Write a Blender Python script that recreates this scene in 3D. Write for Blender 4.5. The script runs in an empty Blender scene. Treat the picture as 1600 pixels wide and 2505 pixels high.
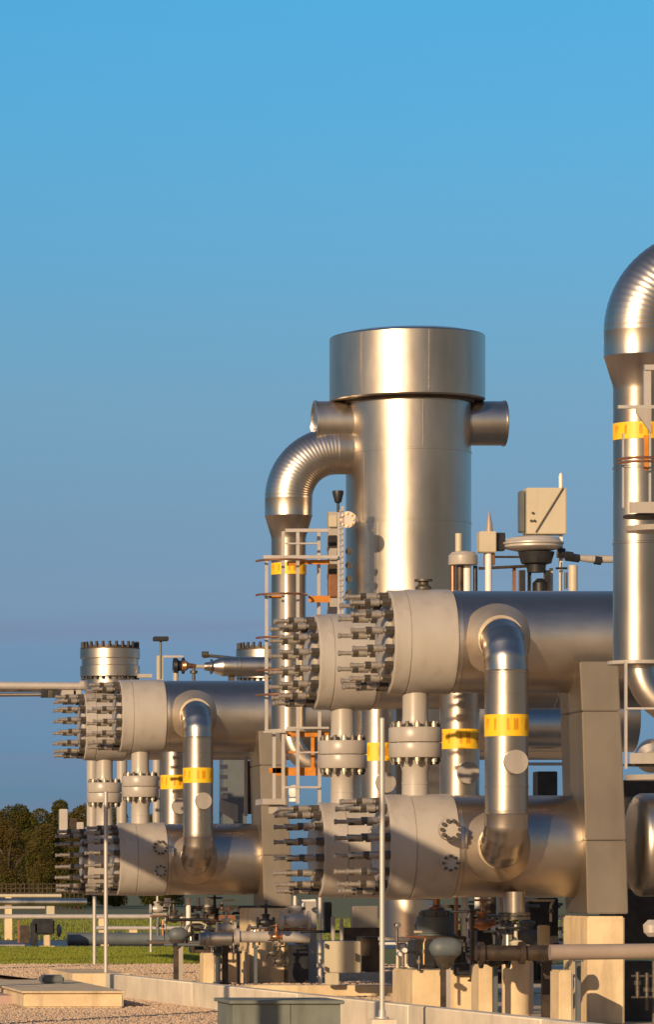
import bpy, bmesh, math, random
from mathutils import Vector, Matrix, noise
random.seed(7)
R = math.radians
scene = bpy.context.scene
col = scene.collection

# ------------------------------------------------------------------ camera
cd = bpy.data.cameras.new('camera'); cam = bpy.data.objects.new('camera', cd); col.objects.link(cam)
cam.location = (0, 0, 1.73); cam.rotation_euler = (R(90), 0, 0)
cd.sensor_fit = 'HORIZONTAL'; cd.sensor_width = 36; cd.lens = 236.25
cd.shift_x = 1.0625; cd.shift_y = 0.5753
cd.clip_start = 0.5; cd.clip_end = 6000
scene.camera = cam
scene.view_settings.view_transform = 'Standard'; scene.view_settings.look = 'None'
scene.view_settings.exposure = 0.0; scene.view_settings.gamma = 1

# ------------------------------------------------------------------ sky and sun
SUN_EL, SUN_AZ = R(15), R(-33)          # azimuth seen from the plant, 0 = towards -Y, negative = towards -X
S = Vector((math.sin(SUN_AZ)*math.cos(SUN_EL), -math.cos(SUN_AZ)*math.cos(SUN_EL), math.sin(SUN_EL)))
world = bpy.data.worlds.new("World"); scene.world = world; world.use_nodes = True
nt = world.node_tree; nt.nodes.clear()
wo = nt.nodes.new('ShaderNodeOutputWorld'); bg = nt.nodes.new('ShaderNodeBackground')
sky = nt.nodes.new('ShaderNodeTexSky'); sky.sky_type = 'NISHITA'; sky.sun_disc = False
sky.sun_elevation = SUN_EL; sky.sun_rotation = math.atan2(S.x, S.y) % (2*math.pi)
sky.air_density = 1.0; sky.dust_density = 0.6; sky.ozone_density = 2.0
tc = nt.nodes.new('ShaderNodeTexCoord'); sep = nt.nodes.new('ShaderNodeSeparateXYZ')
nt.links.new(tc.outputs['Generated'], sep.inputs[0])
# thin bands of cloud low over the horizon bend the height used by the haze ramp
mp = nt.nodes.new('ShaderNodeMapping'); mp.inputs['Scale'].default_value = (3.0, 3.0, 70.0)
nz = nt.nodes.new('ShaderNodeTexNoise'); nz.inputs['Scale'].default_value = 1.6; nz.inputs['Detail'].default_value = 3
nt.links.new(tc.outputs['Generated'], mp.inputs[0]); nt.links.new(mp.outputs[0], nz.inputs['Vector'])
ramp = nt.nodes.new('ShaderNodeValToRGB'); nt.links.new(sep.outputs['Z'], ramp.inputs[0])
SKY_RAMP = [(0.0, (0.191, 0.344, 0.764)), (0.0275, (0.191, 0.344, 0.764)), (0.0437, (0.215, 0.357, 0.716)), (0.0543, (0.251, 0.359, 0.678)), (0.0668, (0.304, 0.392, 0.644)), (0.0825, (0.321, 0.421, 0.632)), (0.1127, (0.354, 0.515, 0.675)), (0.1578, (0.314, 0.673, 0.874)), (0.1997, (0.273, 0.785, 1)), (0.45, (0.7, 0.85, 1.0)), (0.8, (1, 1, 1))]
els = ramp.color_ramp.elements
els[0].position = SKY_RAMP[0][0]; els[0].color = (*SKY_RAMP[0][1], 1)
els[1].position = SKY_RAMP[-1][0]; els[1].color = (*SKY_RAMP[-1][1], 1)
for p, c in SKY_RAMP[1:-1]:
    e = els.new(p); e.color = (*c, 1)
mul = nt.nodes.new('ShaderNodeMix'); mul.data_type = 'RGBA'; mul.blend_type = 'MULTIPLY'; mul.inputs[0].default_value = 1
# the sky behind the camera (sun side) is the warm one, the cool ramp is for the side away from the sun
az = nt.nodes.new('ShaderNodeMapRange'); az.inputs[1].default_value = 0.35; az.inputs[2].default_value = -0.5; az.inputs[3].default_value = 0; az.inputs[4].default_value = 1
nt.links.new(sep.outputs['Y'], az.inputs[0])
warm = nt.nodes.new('ShaderNodeValToRGB'); nt.links.new(sep.outputs['Z'], warm.inputs[0])
we = warm.color_ramp.elements; we[0].position = 0; we[0].color = (0.70, 0.46, 0.30, 1); we[1].position = .75; we[1].color = (.58, .78, 1, 1)
k_ = we.new(.25); k_.color = (.64, .60, .57, 1)
azm = nt.nodes.new('ShaderNodeMix'); azm.data_type = 'RGBA'; nt.links.new(az.outputs[0], azm.inputs[0]); nt.links.new(ramp.outputs[0], azm.inputs[6]); nt.links.new(warm.outputs[0], azm.inputs[7])
nt.links.new(sky.outputs[0], mul.inputs[6]); nt.links.new(azm.outputs[2], mul.inputs[7])
# cloud veil tint
vr = nt.nodes.new('ShaderNodeMapRange'); vr.inputs[1].default_value = 0.55; vr.inputs[2].default_value = 0.75; vr.inputs[3].default_value = 0; vr.inputs[4].default_value = 0.5
nt.links.new(nz.outputs[0], vr.inputs[0])
lowm = nt.nodes.new('ShaderNodeMapRange'); lowm.inputs[1].default_value = 0.060; lowm.inputs[2].default_value = 0.085; lowm.inputs[3].default_value = 1; lowm.inputs[4].default_value = 0
nt.links.new(sep.outputs['Z'], lowm.inputs[0])
vm = nt.nodes.new('ShaderNodeMath'); vm.operation = 'MULTIPLY'; nt.links.new(vr.outputs[0], vm.inputs[0]); nt.links.new(lowm.outputs[0], vm.inputs[1])
veil = nt.nodes.new('ShaderNodeMix'); veil.data_type = 'RGBA'; veil.inputs[7].default_value = (1.75, 1.92, 2.9, 1)
nt.links.new(vm.outputs[0], veil.inputs[0]); nt.links.new(mul.outputs[2], veil.inputs[6])
nt.links.new(veil.outputs[2], bg.inputs[0]); bg.inputs[1].default_value = 0.12
nt.links.new(bg.outputs[0], wo.inputs[0])

sd = bpy.data.lights.new('sun', 'SUN'); sun = bpy.data.objects.new('sun', sd); col.objects.link(sun)
sd.energy = 5.0; sd.angle = R(0.53); sd.color = (1.0, 0.74, 0.45)
sun.rotation_euler = (-S).to_track_quat('-Z', 'Y').to_euler(); sun.location = (-30, -40, 30)

# ------------------------------------------------------------------ photo frame helper (source pixels, depth factor s; s=1 is 52.5 m away)
def P(px, py, s): return Vector(((px+900)*s/200, 52.5*s, 1.73+(2173-py)*s/200))
def L(px, s=1.0): return px*s/200

# ------------------------------------------------------------------ materials
def nmat(name):
    m = bpy.data.materials.new(name); m.use_nodes = True
    return m, m.node_tree, m.node_tree.nodes['Principled BSDF']
def simple(name, c, rough=0.6, metal=0.0, var=0.12, scale=3.0, bump=0.0, bscale=30.0, c2=None, stretch=(1, 1, 1), rvar=0.0, coat=0):
    m, t, b = nmat(name)
    tcn = t.nodes.new('ShaderNodeTexCoord'); mpn = t.nodes.new('ShaderNodeMapping'); mpn.inputs['Scale'].default_value = stretch
    t.links.new(tcn.outputs['Object'], mpn.inputs[0])
    n = t.nodes.new('ShaderNodeTexNoise'); n.inputs['Scale'].default_value = scale; n.inputs['Detail'].default_value = 6; n.inputs['Roughness'].default_value = 0.6
    t.links.new(mpn.outputs[0], n.inputs['Vector'])
    mx = t.nodes.new('ShaderNodeMix'); mx.data_type = 'RGBA'
    if c2 is None: c2 = tuple(max(0, x*(1-2*var)) for x in c)
    mx.inputs[6].default_value = (*c2, 1); mx.inputs[7].default_value = (*c, 1)
    mr = t.nodes.new('ShaderNodeMapRange'); mr.inputs[1].default_value = 0.35; mr.inputs[2].default_value = 0.65
    t.links.new(n.outputs[0], mr.inputs[0]); t.links.new(mr.outputs[0], mx.inputs[0]); t.links.new(mx.outputs[2], b.inputs['Base Color'])
    b.inputs['Metallic'].default_value = metal; b.inputs['Roughness'].default_value = rough
    if rvar:
        rr = t.nodes.new('ShaderNodeMapRange'); rr.inputs[1].default_value = .3; rr.inputs[2].default_value = .7; rr.inputs[3].default_value = rough-rvar; rr.inputs[4].default_value = rough+rvar
        t.links.new(n.outputs[0], rr.inputs[0]); t.links.new(rr.outputs[0], b.inputs['Roughness'])
    if coat: b.inputs['Coat Weight'].default_value = coat
    if bump:
        n2 = t.nodes.new('ShaderNodeTexNoise'); n2.inputs['Scale'].default_value = bscale; n2.inputs['Detail'].default_value = 4
        t.links.new(tcn.outputs['Object'], n2.inputs['Vector'])
        bp = t.nodes.new('ShaderNodeBump'); bp.inputs['Strength'].default_value = bump; bp.inputs['Distance'].default_value = 0.02
        t.links.new(n2.outputs[0], bp.inputs['Height']); t.links.new(bp.outputs[0], b.inputs['Normal'])
    return m
M = {}
M['clad'] = simple('stainless_cladding', (0.61, 0.54, 0.465), 0.33, 1.0, 0.10, 1.3, 0.10, 3.0, rvar=0.06, stretch=(1, 1, .35))
M['clad_drum'] = simple('drum_cladding', (0.56, 0.49, 0.42), 0.35, 1.0, 0.10, 1.1, 0.10, 2.5, rvar=0.05, stretch=(.35, 1, 1))
M['paint_brown'] = simple('brown_beige_paint', (0.33, 0.255, 0.21), 0.38, 0.0, 0.08, 2.0, 0.05, 8.0, rvar=0.06)
M['clad_collar'] = simple('collar_cladding', (0.66, 0.54, 0.41), 0.50, 0.85, 0.08, 2.0, 0.08, 3.0, rvar=0.05)
M['clad_dull'] = simple('dull_cladding', (0.46, 0.41, 0.36), 0.44, 1.0, 0.08, 1.6, 0.08, 3.0, rvar=0.05)
M['clad_box'] = simple('column_cladding', (0.36, 0.305, 0.245), 0.5, 1.0, 0.05, 1.0, 0.06, 2.0, rvar=0.03)
M['paint'] = simple('beige_paint', (0.41, 0.366, 0.325), 0.38, 0.0, 0.07, 1.6, 0.06, 8.0, rvar=0.08, stretch=(1, 1, .5))
M['pole'] = simple('pale_galvanised', (0.52, 0.47, 0.43), 0.45, 0.3, 0.06, 4.0)
M['white'] = simple('white_paint', (0.72, 0.70, 0.66), 0.4, 0.0, 0.05, 4.0)
M['stud'] = simple('zinc_stud', (0.40, 0.35, 0.30), 0.35, 0.4, 0.15, 20.0)
M['nut'] = simple('dark_steel_nut', (0.12, 0.10, 0.08), 0.5, 0.5, 0.2, 15.0)
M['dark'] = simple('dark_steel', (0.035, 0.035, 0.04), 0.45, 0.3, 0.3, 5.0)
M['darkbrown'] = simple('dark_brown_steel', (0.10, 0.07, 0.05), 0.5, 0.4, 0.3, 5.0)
M['greypaint'] = simple('grey_paint', (0.11, 0.125, 0.135), 0.55, 0.0, 0.1, 3.0)
M['shaded_box'] = simple('pit_box_shade_tone', (0.17, 0.185, 0.16), 0.7, 0.0, 0.12, 2.0, 0.1, 20)  # dark grey green puts the shade over the pit box into its colour
M['concrete'] = simple('warm_concrete', (0.72, 0.55, 0.34), 0.85, 0.0, 0.12, 1.8, 0.25, 18)
M['concrete_pale'] = simple('pale_concrete', (0.76, 0.65, 0.50), 0.85, 0.0, 0.12, 1.2, 0.25, 14)
M['orange'] = simple('orange_paint', (0.62, 0.22, 0.02), 0.5, 0.0, 0.15, 6.0)
M['copper'] = simple('copper_fitting', (0.50, 0.24, 0.13), 0.4, 0.8, 0.15, 8.0)
M['cabinet'] = simple('cream_cabinet', (0.52, 0.45, 0.33), 0.5, 0.0, 0.04, 2.0)
M['bark'] = simple('bark', (0.09, 0.065, 0.045), 0.9, 0.0, 0.3, 3.0)
def weather(m, amt, col_, sc=(7, 7, .7)):
    t = m.node_tree; b = t.nodes['Principled BSDF']; src = b.inputs['Base Color'].links[0].from_socket
    tcn = t.nodes.new('ShaderNodeTexCoord'); mpn = t.nodes.new('ShaderNodeMapping'); mpn.inputs['Scale'].default_value = sc; t.links.new(tcn.outputs['Object'], mpn.inputs[0])
    n = t.nodes.new('ShaderNodeTexNoise'); n.inputs['Scale'].default_value = 1.0; n.inputs['Detail'].default_value = 5; t.links.new(mpn.outputs[0], n.inputs['Vector'])
    r = t.nodes.new('ShaderNodeMapRange'); r.inputs[1].default_value = .52; r.inputs[2].default_value = .72; r.inputs[3].default_value = 0; r.inputs[4].default_value = amt; t.links.new(n.outputs[0], r.inputs[0])
    mx = t.nodes.new('ShaderNodeMix'); mx.data_type = 'RGBA'; mx.inputs[7].default_value = (*col_, 1); t.links.new(r.outputs[0], mx.inputs[0]); t.links.new(src, mx.inputs[6]); t.links.new(mx.outputs[2], b.inputs['Base Color'])
weather(M['paint'], .28, (.22, .17, .13)); weather(M['concrete'], .45, (.33, .24, .15), (5, 5, 1)); weather(M['concrete_pale'], .45, (.40, .33, .25), (4, 4, 1.2))
weather(M['clad'], .30, (.34, .28, .22), (4, 4, .5)); weather(M['clad_drum'], .30, (.32, .26, .20), (3, 3, .8)); weather(M['clad_box'], .3, (.24, .19, .14), (5, 5, .6)); weather(M['shaded_box'], .5, (.08, .085, .07), (6, 6, 1))
weather(M['cabinet'], .3, (.34, .26, .17), (8, 8, 1))
def yellow_mat():
    m, t, b = nmat('yellow_marking_band')
    tcn = t.nodes.new('ShaderNodeTexCoord'); sp = t.nodes.new('ShaderNodeSeparateXYZ'); t.links.new(tcn.outputs['Generated'], sp.inputs[0])
    mp_ = t.nodes.new('ShaderNodeMapping'); mp_.inputs['Scale'].default_value = (9, 2, 0.35); t.links.new(tcn.outputs['Generated'], mp_.inputs[0])
    n = t.nodes.new('ShaderNodeTexNoise'); n.inputs['Scale'].default_value = 2.2; n.inputs['Detail'].default_value = 1; t.links.new(mp_.outputs[0], n.inputs['Vector'])
    g = t.nodes.new('ShaderNodeMapRange'); g.inputs[1].default_value = .52; g.inputs[2].default_value = .60; t.links.new(n.outputs[0], g.inputs[0])
    z1 = t.nodes.new('ShaderNodeMapRange'); z1.inputs[1].default_value = .22; z1.inputs[2].default_value = .30; t.links.new(sp.outputs['Z'], z1.inputs[0])
    z2 = t.nodes.new('ShaderNodeMapRange'); z2.inputs[1].default_value = .86; z2.inputs[2].default_value = .78; t.links.new(sp.outputs['Z'], z2.inputs[0])
    a = t.nodes.new('ShaderNodeMath'); a.operation = 'MULTIPLY'; t.links.new(g.outputs[0], a.inputs[0]); t.links.new(z1.outputs[0], a.inputs[1])
    a2 = t.nodes.new('ShaderNodeMath'); a2.operation = 'MULTIPLY'; t.links.new(a.outputs[0], a2.inputs[0]); t.links.new(z2.outputs[0], a2.inputs[1])
    mx = t.nodes.new('ShaderNodeMix'); mx.data_type = 'RGBA'; mx.inputs[6].default_value = (0.86, 0.50, 0.015, 1); mx.inputs[7].default_value = (0.60, 0.25, 0.01, 1)
    t.links.new(a2.outputs[0], mx.inputs[0]); t.links.new(mx.outputs[2], b.inputs['Base Color']); b.inputs['Roughness'].default_value = 0.45
    return m
M['yellow'] = yellow_mat()

# ------------------------------------------------------------------ mesh builder (world coordinates)
def frame(d):
    d = d.normalized(); up = Vector((0, 0, 1)) if abs(d.z) < 0.95 else Vector((1, 0, 0))
    a = d.cross(up).normalized(); return a, d.cross(a).normalized()
class MB:
    def __init__(s): s.bm = bmesh.new(); s.sharp = 35
    def box(s, a, b):
        x0, y0, z0 = a; x1, y1, z1 = b
        return s.hexa([(x0,y0,z0),(x1,y0,z0),(x1,y1,z0),(x0,y1,z0),(x0,y0,z1),(x1,y0,z1),(x1,y1,z1),(x0,y1,z1)])
    def hexa(s, v):
        v = [s.bm.verts.new(p) for p in v]
        for f in ((0,3,2,1),(4,5,6,7),(0,1,5,4),(1,2,6,5),(2,3,7,6),(3,0,4,7)): s.bm.faces.new([v[i] for i in f])
        return s
    def rings(s, rings, n, cap0=True, cap1=True):      # rings: (centre, axisA, axisB, radius)
        prev = None; first = None
        for c, a, b, r in rings:
            ring = [s.bm.verts.new(c + (a*math.cos(2*math.pi*i/n) + b*math.sin(2*math.pi*i/n))*max(r, 1e-4)) for i in range(n)]
            if prev:
                for i in range(n): s.bm.faces.new([prev[i], prev[(i+1) % n], ring[(i+1) % n], ring[i]])
            else: first = ring
            prev = ring
        if cap0: s.bm.faces.new(list(reversed(first)))
        if cap1: s.bm.faces.new(prev)
        return s
    def lathe(s, o, d, prof, n=48, cap=True):          # prof: (distance along d, radius)
        o = Vector(o); d = Vector(d).normalized(); a, b = frame(d)
        return s.rings([(o+d*t, a, b, r) for t, r in prof], n, cap, cap)
    def cyl(s, p0, p1, r, r1=None, n=16):
        p0 = Vector(p0); p1 = Vector(p1)
        return s.lathe(p0, p1-p0, [(0, r), ((p1-p0).length, r if r1 is None else r1)], n)
    def tube(s, pts, r, n=24):                          # pts: vectors, r: number or list
        pts = [Vector(p) for p in pts]
        if not isinstance(r, (list, tuple)): r = [r]*len(pts)
        rings = []; a = None
        for i, p in enumerate(pts):
            t = (pts[min(i+1, len(pts)-1)] - pts[max(i-1, 0)]).normalized()
            if a is None: a, b = frame(t)
            else:
                a = (a - t*a.dot(t)).normalized(); b = t.cross(a)
            rings.append((p, a, b, r[i]))
        return s.rings(rings, n)
    def hexnut(s, o, d, r, h): return s.lathe(o, d, [(0, r), (h, r)], 6)
    def build(s, name, mat, parent=None, label=None):
        bm = s.bm; bmesh.ops.recalc_face_normals(bm, faces=bm.faces)
        lim = R(s.sharp)
        for f in bm.faces: f.smooth = True
        for e in bm.edges:
            if len(e.link_faces) == 2 and e.calc_face_angle(0) > lim: e.smooth = False
        if parent:
            o0 = Vector((0, 0, 0)); q = parent
            while q: o0 += q.location; q = q.parent
            bmesh.ops.translate(bm, verts=bm.verts, vec=-o0)
        me = bpy.data.meshes.new(name); bm.to_mesh(me); bm.free(); me.materials.append(mat)
        o = bpy.data.objects.new(name, me); col.objects.link(o)
        if parent: o.parent = parent
        if label: o['label'] = label
        return o
def tag(o, label=None, cat=None, group=None, kind=None):
    if label: o['label'] = label
    if cat: o['category'] = cat
    if group: o['group'] = group
    if kind: o['kind'] = kind
    return o
def thing(name, label, cat, loc, group=None):
    o = bpy.data.objects.new(name, None); col.objects.link(o); o.location = loc; o.empty_display_size = 0.2
    return tag(o, label, cat, group)
def recentre(o):                                       # move a single-mesh thing's origin to its base
    me = o.data; xs = [v.co for v in me.vertices]
    c = Vector((sum(v.x for v in xs)/len(xs), sum(v.y for v in xs)/len(xs), min(v.z for v in xs)))
    me.transform(Matrix.Translation(-c)); o.location = c
    return o
def copy_tree(o, off, label=None):
    def cp(src, par):
        c = src.copy(); col.objects.link(c); c.parent = par
        for ch in src.children: cp(ch, c)
        return c
    c = cp(o, None); c.location = o.location + Vector(off)
    if label: c['label'] = label
    return c
def bend(c0, d0, d1, rad, steps):                      # path round a bend starting at c0 heading d0 and leaving along d1 (perpendicular)
    c0 = Vector(c0); d0 = Vector(d0).normalized(); d1 = Vector(d1).normalized(); ctr = c0 + d1*rad
    return [ctr - d1*rad*math.cos(t) + d0*rad*math.sin(t) for t in [math.pi/2*i/steps for i in range(steps+1)]]
def gored(mb, pts_before, c0, d0, d1, rad, r, gores, pts_after, n=32, bead=0.012):
    # tube with a segmented elbow: every joint gets a raised bead
    path = [Vector(p) for p in pts_before]; rr = [r]*len(path)
    for i, p in enumerate(bend(c0, d0, d1, rad, gores)):
        t = math.pi/2*i/gores; tan = (Vector(d0).normalized()*math.cos(t) + Vector(d1).normalized()*math.sin(t))
        for k, q in ((-0.010, 0), (0, bead), (0.010, 0)):
            path.append(p + tan*k); rr.append(r+q)
    for p in pts_after: path.append(Vector(p)); rr.append(r)
    mb.tube(path, rr, n); mb.sharp = 50
    return mb
X, Y, Z = Vector((1, 0, 0)), Vector((0, 1, 0)), Vector((0, 0, 1))

# ------------------------------------------------------------------ ground
def sheet(name, pts, z, mat):
    bm = bmesh.new(); bm.faces.new([bm.verts.new((x, y, z)) for x, y in pts]); bmesh.ops.recalc_face_normals(bm, faces=bm.faces)
    for f in bm.faces:
        if f.normal.z < 0: f.normal_flip()
    me = bpy.data.meshes.new(name); bm.to_mesh(me); bm.free(); me.materials.append(mat)
    o = bpy.data.objects.new(name, me); col.objects.link(o); o['kind'] = 'structure'; return o
M['sand'] = simple('sandy_gravel', (0.50, 0.36, 0.26), 0.95, 0, 0.2, 0.9, 0.6, 40, c2=(0.48, 0.34, 0.24))
M['grassy'] = simple('grass_ground', (0.15, 0.15, 0.012), 0.9, 0, 0.2, 0.6, 0.5, 25, c2=(0.10, 0.12, 0.01))
M['path'] = simple('sandy_path', (0.42, 0.31, 0.20), 0.95, 0, 0.1, 0.8, 0.5, 30)
M['field'] = simple('far_field', (0.12, 0.12, 0.035), 0.95, 0, 0.2, 0.05, 0.3, 2, c2=(0.09, 0.10, 0.03))
M['slab'] = simple('bund_slab', (0.58, 0.43, 0.29), 0.85, 0, 0.1, 0.8, 0.3, 14)
G = 52.5
sheet('ground', [(-3000, -1500), (3000, -1500), (3000, 5000), (-3000, 5000)], 0.0, M['field'])
sheet('gravel_yard', [(-120, -60), (160, -60), (160, 1.77*G), (-120, 1.77*G)], 0.006, M['sand'])
sheet('lawn', [(-60, 1.78*G), (60, 1.78*G), (60, 2.36*G), (-60, 2.36*G)], 0.012, M['grassy'])
sheet('gravel_strip', [(-60, 2.37*G), (60, 2.37*G), (60, 2.72*G), (-60, 2.72*G)], 0.012, M['darkbrown'])
sheet('far_lawn', [(-80, 2.73*G), (80, 2.73*G), (80, 5.2*G), (-80, 5.2*G)], 0.012, M['grassy'])
# bund: concrete floor slab of the plant
def wallx(y): return 7.78 + (68.0-y)*0.0785
sheet('bund_floor', [(wallx(20)+.25, 20), (60, 20), (60, 92), (wallx(92)+.25, 92)], 0.10, M['slab'])
# the retaining kerb wall: sections with open joints, running away along the edge of the bund
ys = [69.5, 62.8, 56.2, 50.6, 45.2, 39.5, 33.5]
for i in range(len(ys)-1):
    a, b = ys[i]-0.01, ys[i+1]+0.01
    mb = MB(); w = 0.22
    mb.hexa([(wallx(b), b, 0), (wallx(b)+w, b, 0), (wallx(a)+w, a, 0), (wallx(a), a, 0),
             (wallx(b), b, .36), (wallx(b)+w, b, .36), (wallx(a)+w, a, .36), (wallx(a), a, .36)])
    bmesh.ops.bevel(mb.bm, geom=[e for e in mb.bm.edges], offset=0.015, segments=1, affect='EDGES')
    o = mb.build('kerb_wall', M['concrete_pale'])
    lab = ['low pale concrete wall section at far left, beginning beside the flat slab', 'low pale wall section just right of the first joint from the left',
           'low pale wall section beginning behind the shade-coloured pit box', 'low pale wall section in front of the thin white pole foot',
           'low pale wall section under the domed pipe end and its post', 'low pale wall section in the bottom right corner'][i]
    recentre(o); tag(o, lab, 'low wall', 'concrete kerb wall sections along the plant edge')

# ------------------------------------------------------------------ headers
ZU, ZL = 1.73+3.015, 1.73+0.518
YA, YAF, YB, YBF = 52.5, 57.2, 75.1, 79.8
def make_header(name, label, x0, y, z, length, lower, riser_dx, group):
    o = Vector((x0, y, z)); t = thing(name, label, 'header vessel', o - Z*0.64, group)
    hub_len = 0.78 if not lower else 0.84; seam = 0.21 if not lower else 0.32
    fl = MB(); fl.lathe(o, X, [(0, .50), (0.0, .612), (.018, .632), (seam-.012, .635), (seam-.006, .622), (seam+.004, .622), (seam+.01, .640), (hub_len-.05, .642), (hub_len-.012, .636), (hub_len, .615)], 64)
    fl.sharp = 28
    fl.build('flange', M['paint'], t)
    cv = MB(); cv.lathe(o - X*0.07, X, [(0, .30), (.0, .40), (.02, .43), (.068, .44)], 48); cv.build('cover_plate', M['paint'], t)
    sh = MB(); prof = [(hub_len+.002, .618)]
    tx = hub_len + .05
    while tx < length-0.3:
        prof += [(tx, .622), (tx+.004, .6285), (tx+.012, .6285), (tx+.016, .622)]; tx += 2.35
    prof += [(length, .622)] if not lower else [(length-.25, .622), (length-.12, .60), (length-.04, .50), (length, .25)]
    sh.lathe(o, X, prof, 72); sh.sharp = 40
    sh.build('insulated_shell', M['clad_drum'], t)
    n = 16
    for i in range(n):
        a = 2*math.pi*(i+.5)/n
        c = o + (Y*math.cos(a) + Z*math.sin(a))*.555
        ln = .51 + .012*((i*7) % 5 - 2)/2
        st = MB(); st.lathe(c - X*ln, X, [(0, .025), (0.0, .034), (.03, .034), (.032, .026), (.17, .026), (.172, .045), (ln-.14, .045), (ln-.138, .028), (ln-.001, .028)], 12)
        so = st.build('stud', M['stud'], t)
        nu = MB(); nu.hexnut(c - X*(ln-.175), X, .052, .07); nu.build('nut', M['nut'], so)
        nu = MB(); nu.hexnut(c - X*.105, X, .058, .10); nu.build('nut', M['nut'], so)
    if riser_dx is not None:
        cc = o + X*riser_dx
        ck = MB(); ck.lathe(cc - Y*.40, -Y, [(0, .43), (.14, .435), (.165, .428), (.345, .29), (.36, .28)], 48); ck.sharp = 30
        ck.build('nozzle_collar', M['clad_collar'], t)
    if lower:
        for (dx, dz, r, bolts) in ((.66, .195, .105, 10), (.66, -.21, .085, 8)):
            c = o + X*dx + Z*dz
            nz_ = MB(); nz_.lathe(c - Y*.45, -Y, [(0, r*.72), (.38, r*.72), (.382, r*1.3), (.44, r*1.3), (.442, r*1.3), (.48, r*1.25)], 24)
            no = nz_.build('small_nozzle', M['paint'], t)
            for k in range(bolts):
                a = 2*math.pi*k/bolts; bn = MB()
                bn.hexnut(c - Y*.93 + (X*math.cos(a) + Z*math.sin(a))*r*1.02, -Y, r*.23, .05)
                bn.build('bolt', M['nut'], no)
    return t
gU = 'upper header vessels with studded end flanges'; gL = 'lower header vessels with studded end flanges'
ua = make_header('upper_header_vessel', 'nearest upper header vessel, studded end flange just left of the tower foot', 9.225, YA, ZU, 9.0, False, 1.25, gU)
la = make_header('lower_header_vessel', 'nearest lower header vessel, shaded studded flange behind the tall white pole', 9.175, YA, ZL, 2.60, True, 1.30, gL)
dx = 9.07-9.225
uaf = copy_tree(ua, (9.07-9.225, YAF-YA, 0), 'upper header vessel behind the nearest one, its studded flange beside the caged ladder')
laf = copy_tree(la, (9.13-9.175, YAF-YA, 0), 'lower header vessel behind the nearest lower one, flange left of the tall white pole')
ub = copy_tree(ua, (8.51-9.225, YB-YA, 0), 'upper header vessel of the far left unit, front one, with the elbow pipe leaving it')
lb = copy_tree(la, (8.47-9.175, YB-YA, 0), 'lower header vessel of the far left unit, front one, with a small bolted nozzle')
ubf = copy_tree(ua, (8.38-9.225, YBF-YA, 0), 'leftmost upper header vessel, its studs against the open sky')
lbf = copy_tree(la, (8.42-9.175, YBF-YA, 0), 'leftmost lower header vessel, its studs in front of the trees')
for t, d in ((uaf, .5), (laf, .5), (ubf, .32), (lbf, .32)):      # the rear risers stand further along
    for ch in t.children:
        if ch.name.startswith('nozzle_collar'): ch.location.x += d

# ------------------------------------------------------------------ risers (elbow out, down, elbow back)
def make_riser(name, label, x, y, group):
    PR, RB, YO = .256, .40, 1.08
    t = thing(name, label, 'riser pipe', (x, y-YO, ZL-.4), group)
    top = Vector((x, y, ZU)); bot = Vector((x, y, ZL-.03))
    mb = MB()
    pts = [top - Y*.52, top - Y*(YO-RB-.05)]; rr = [PR, PR]
    def addbend(c0, d0, d1, gores):
        for i, p in enumerate(bend(c0, d0, d1, RB, gores)):
            tt = math.pi/2*i/gores; tan = d0*math.cos(tt) + d1*math.sin(tt)
            for k, q in ((-.009, 0), (0, .007), (.009, 0)): pts.append(p+tan*k); rr.append(PR+q)
    addbend(top - Y*(YO-RB), -Y, -Z, 5)
    z0 = ZU-RB; z1 = ZL-.03+RB
    for zz in (z0-.03, z0-.29, z1+.335, z1+.05):
        c = Vector((x, y-YO, zz))
        for k, q in ((.012, 0), (.010, .008), (-.004, .008), (-.006, .002)): pts.append(c+Z*k); rr.append(PR+q)
    addbend(Vector((x, y-YO, z1)), -Z, Y, 5)
    pts.append(bot - Y*.62); rr.append(PR)
    mb.tube(pts, rr, 40); mb.sharp = 40; mb.build('pipe_cladding', M['clad'], t)
    yb = MB(); yb.lathe((x, y-YO, 1.73+1.86*.979), Z, [(0, PR+.004), (0.0, PR+.006), (.26, PR+.006), (.26, PR+.004)], 40); yb.build('marking_band', M['yellow'], t)
    cx = x+.145; cz = 1.73+1.54*.979
    cp = MB(); cp.lathe((x-.005, y-YO, cz), Vector((.16, -1, 0)), [(0, .12), (.30, .12), (.30, .145), (.345, .148), (.36, .142)], 32)
    cp.build('inspection_cap', M['paint'], t)
    return t
gR = 'clad riser pipes with yellow bands'
ra = make_riser('riser_pipe', 'large clad riser pipe with yellow band and round cap, nearest, right of centre', 9.225+1.25, YA, gR)
copy_tree(ra, (9.07+1.75-9.225-1.25, YAF-YA, 0), 'clad riser pipe with yellow band half hidden between the flanged pipe and the nearest riser')
copy_tree(ra, (8.51+1.25-9.225-1.25, YB-YA, 0), 'clad riser pipe with yellow band on the far left unit, in full view')
copy_tree(ra, (8.38+1.57-9.225-1.25, YBF-YA, 0), 'clad riser pipe of the left unit, only part of its yellow band showing')
copy_tree(ra, ((925+900)*1.17/200-9.225-1.25, 1.19*G-YA, 0), 'rearmost clad riser pipe, its yellow band beside the top of the thin pole')

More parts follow.
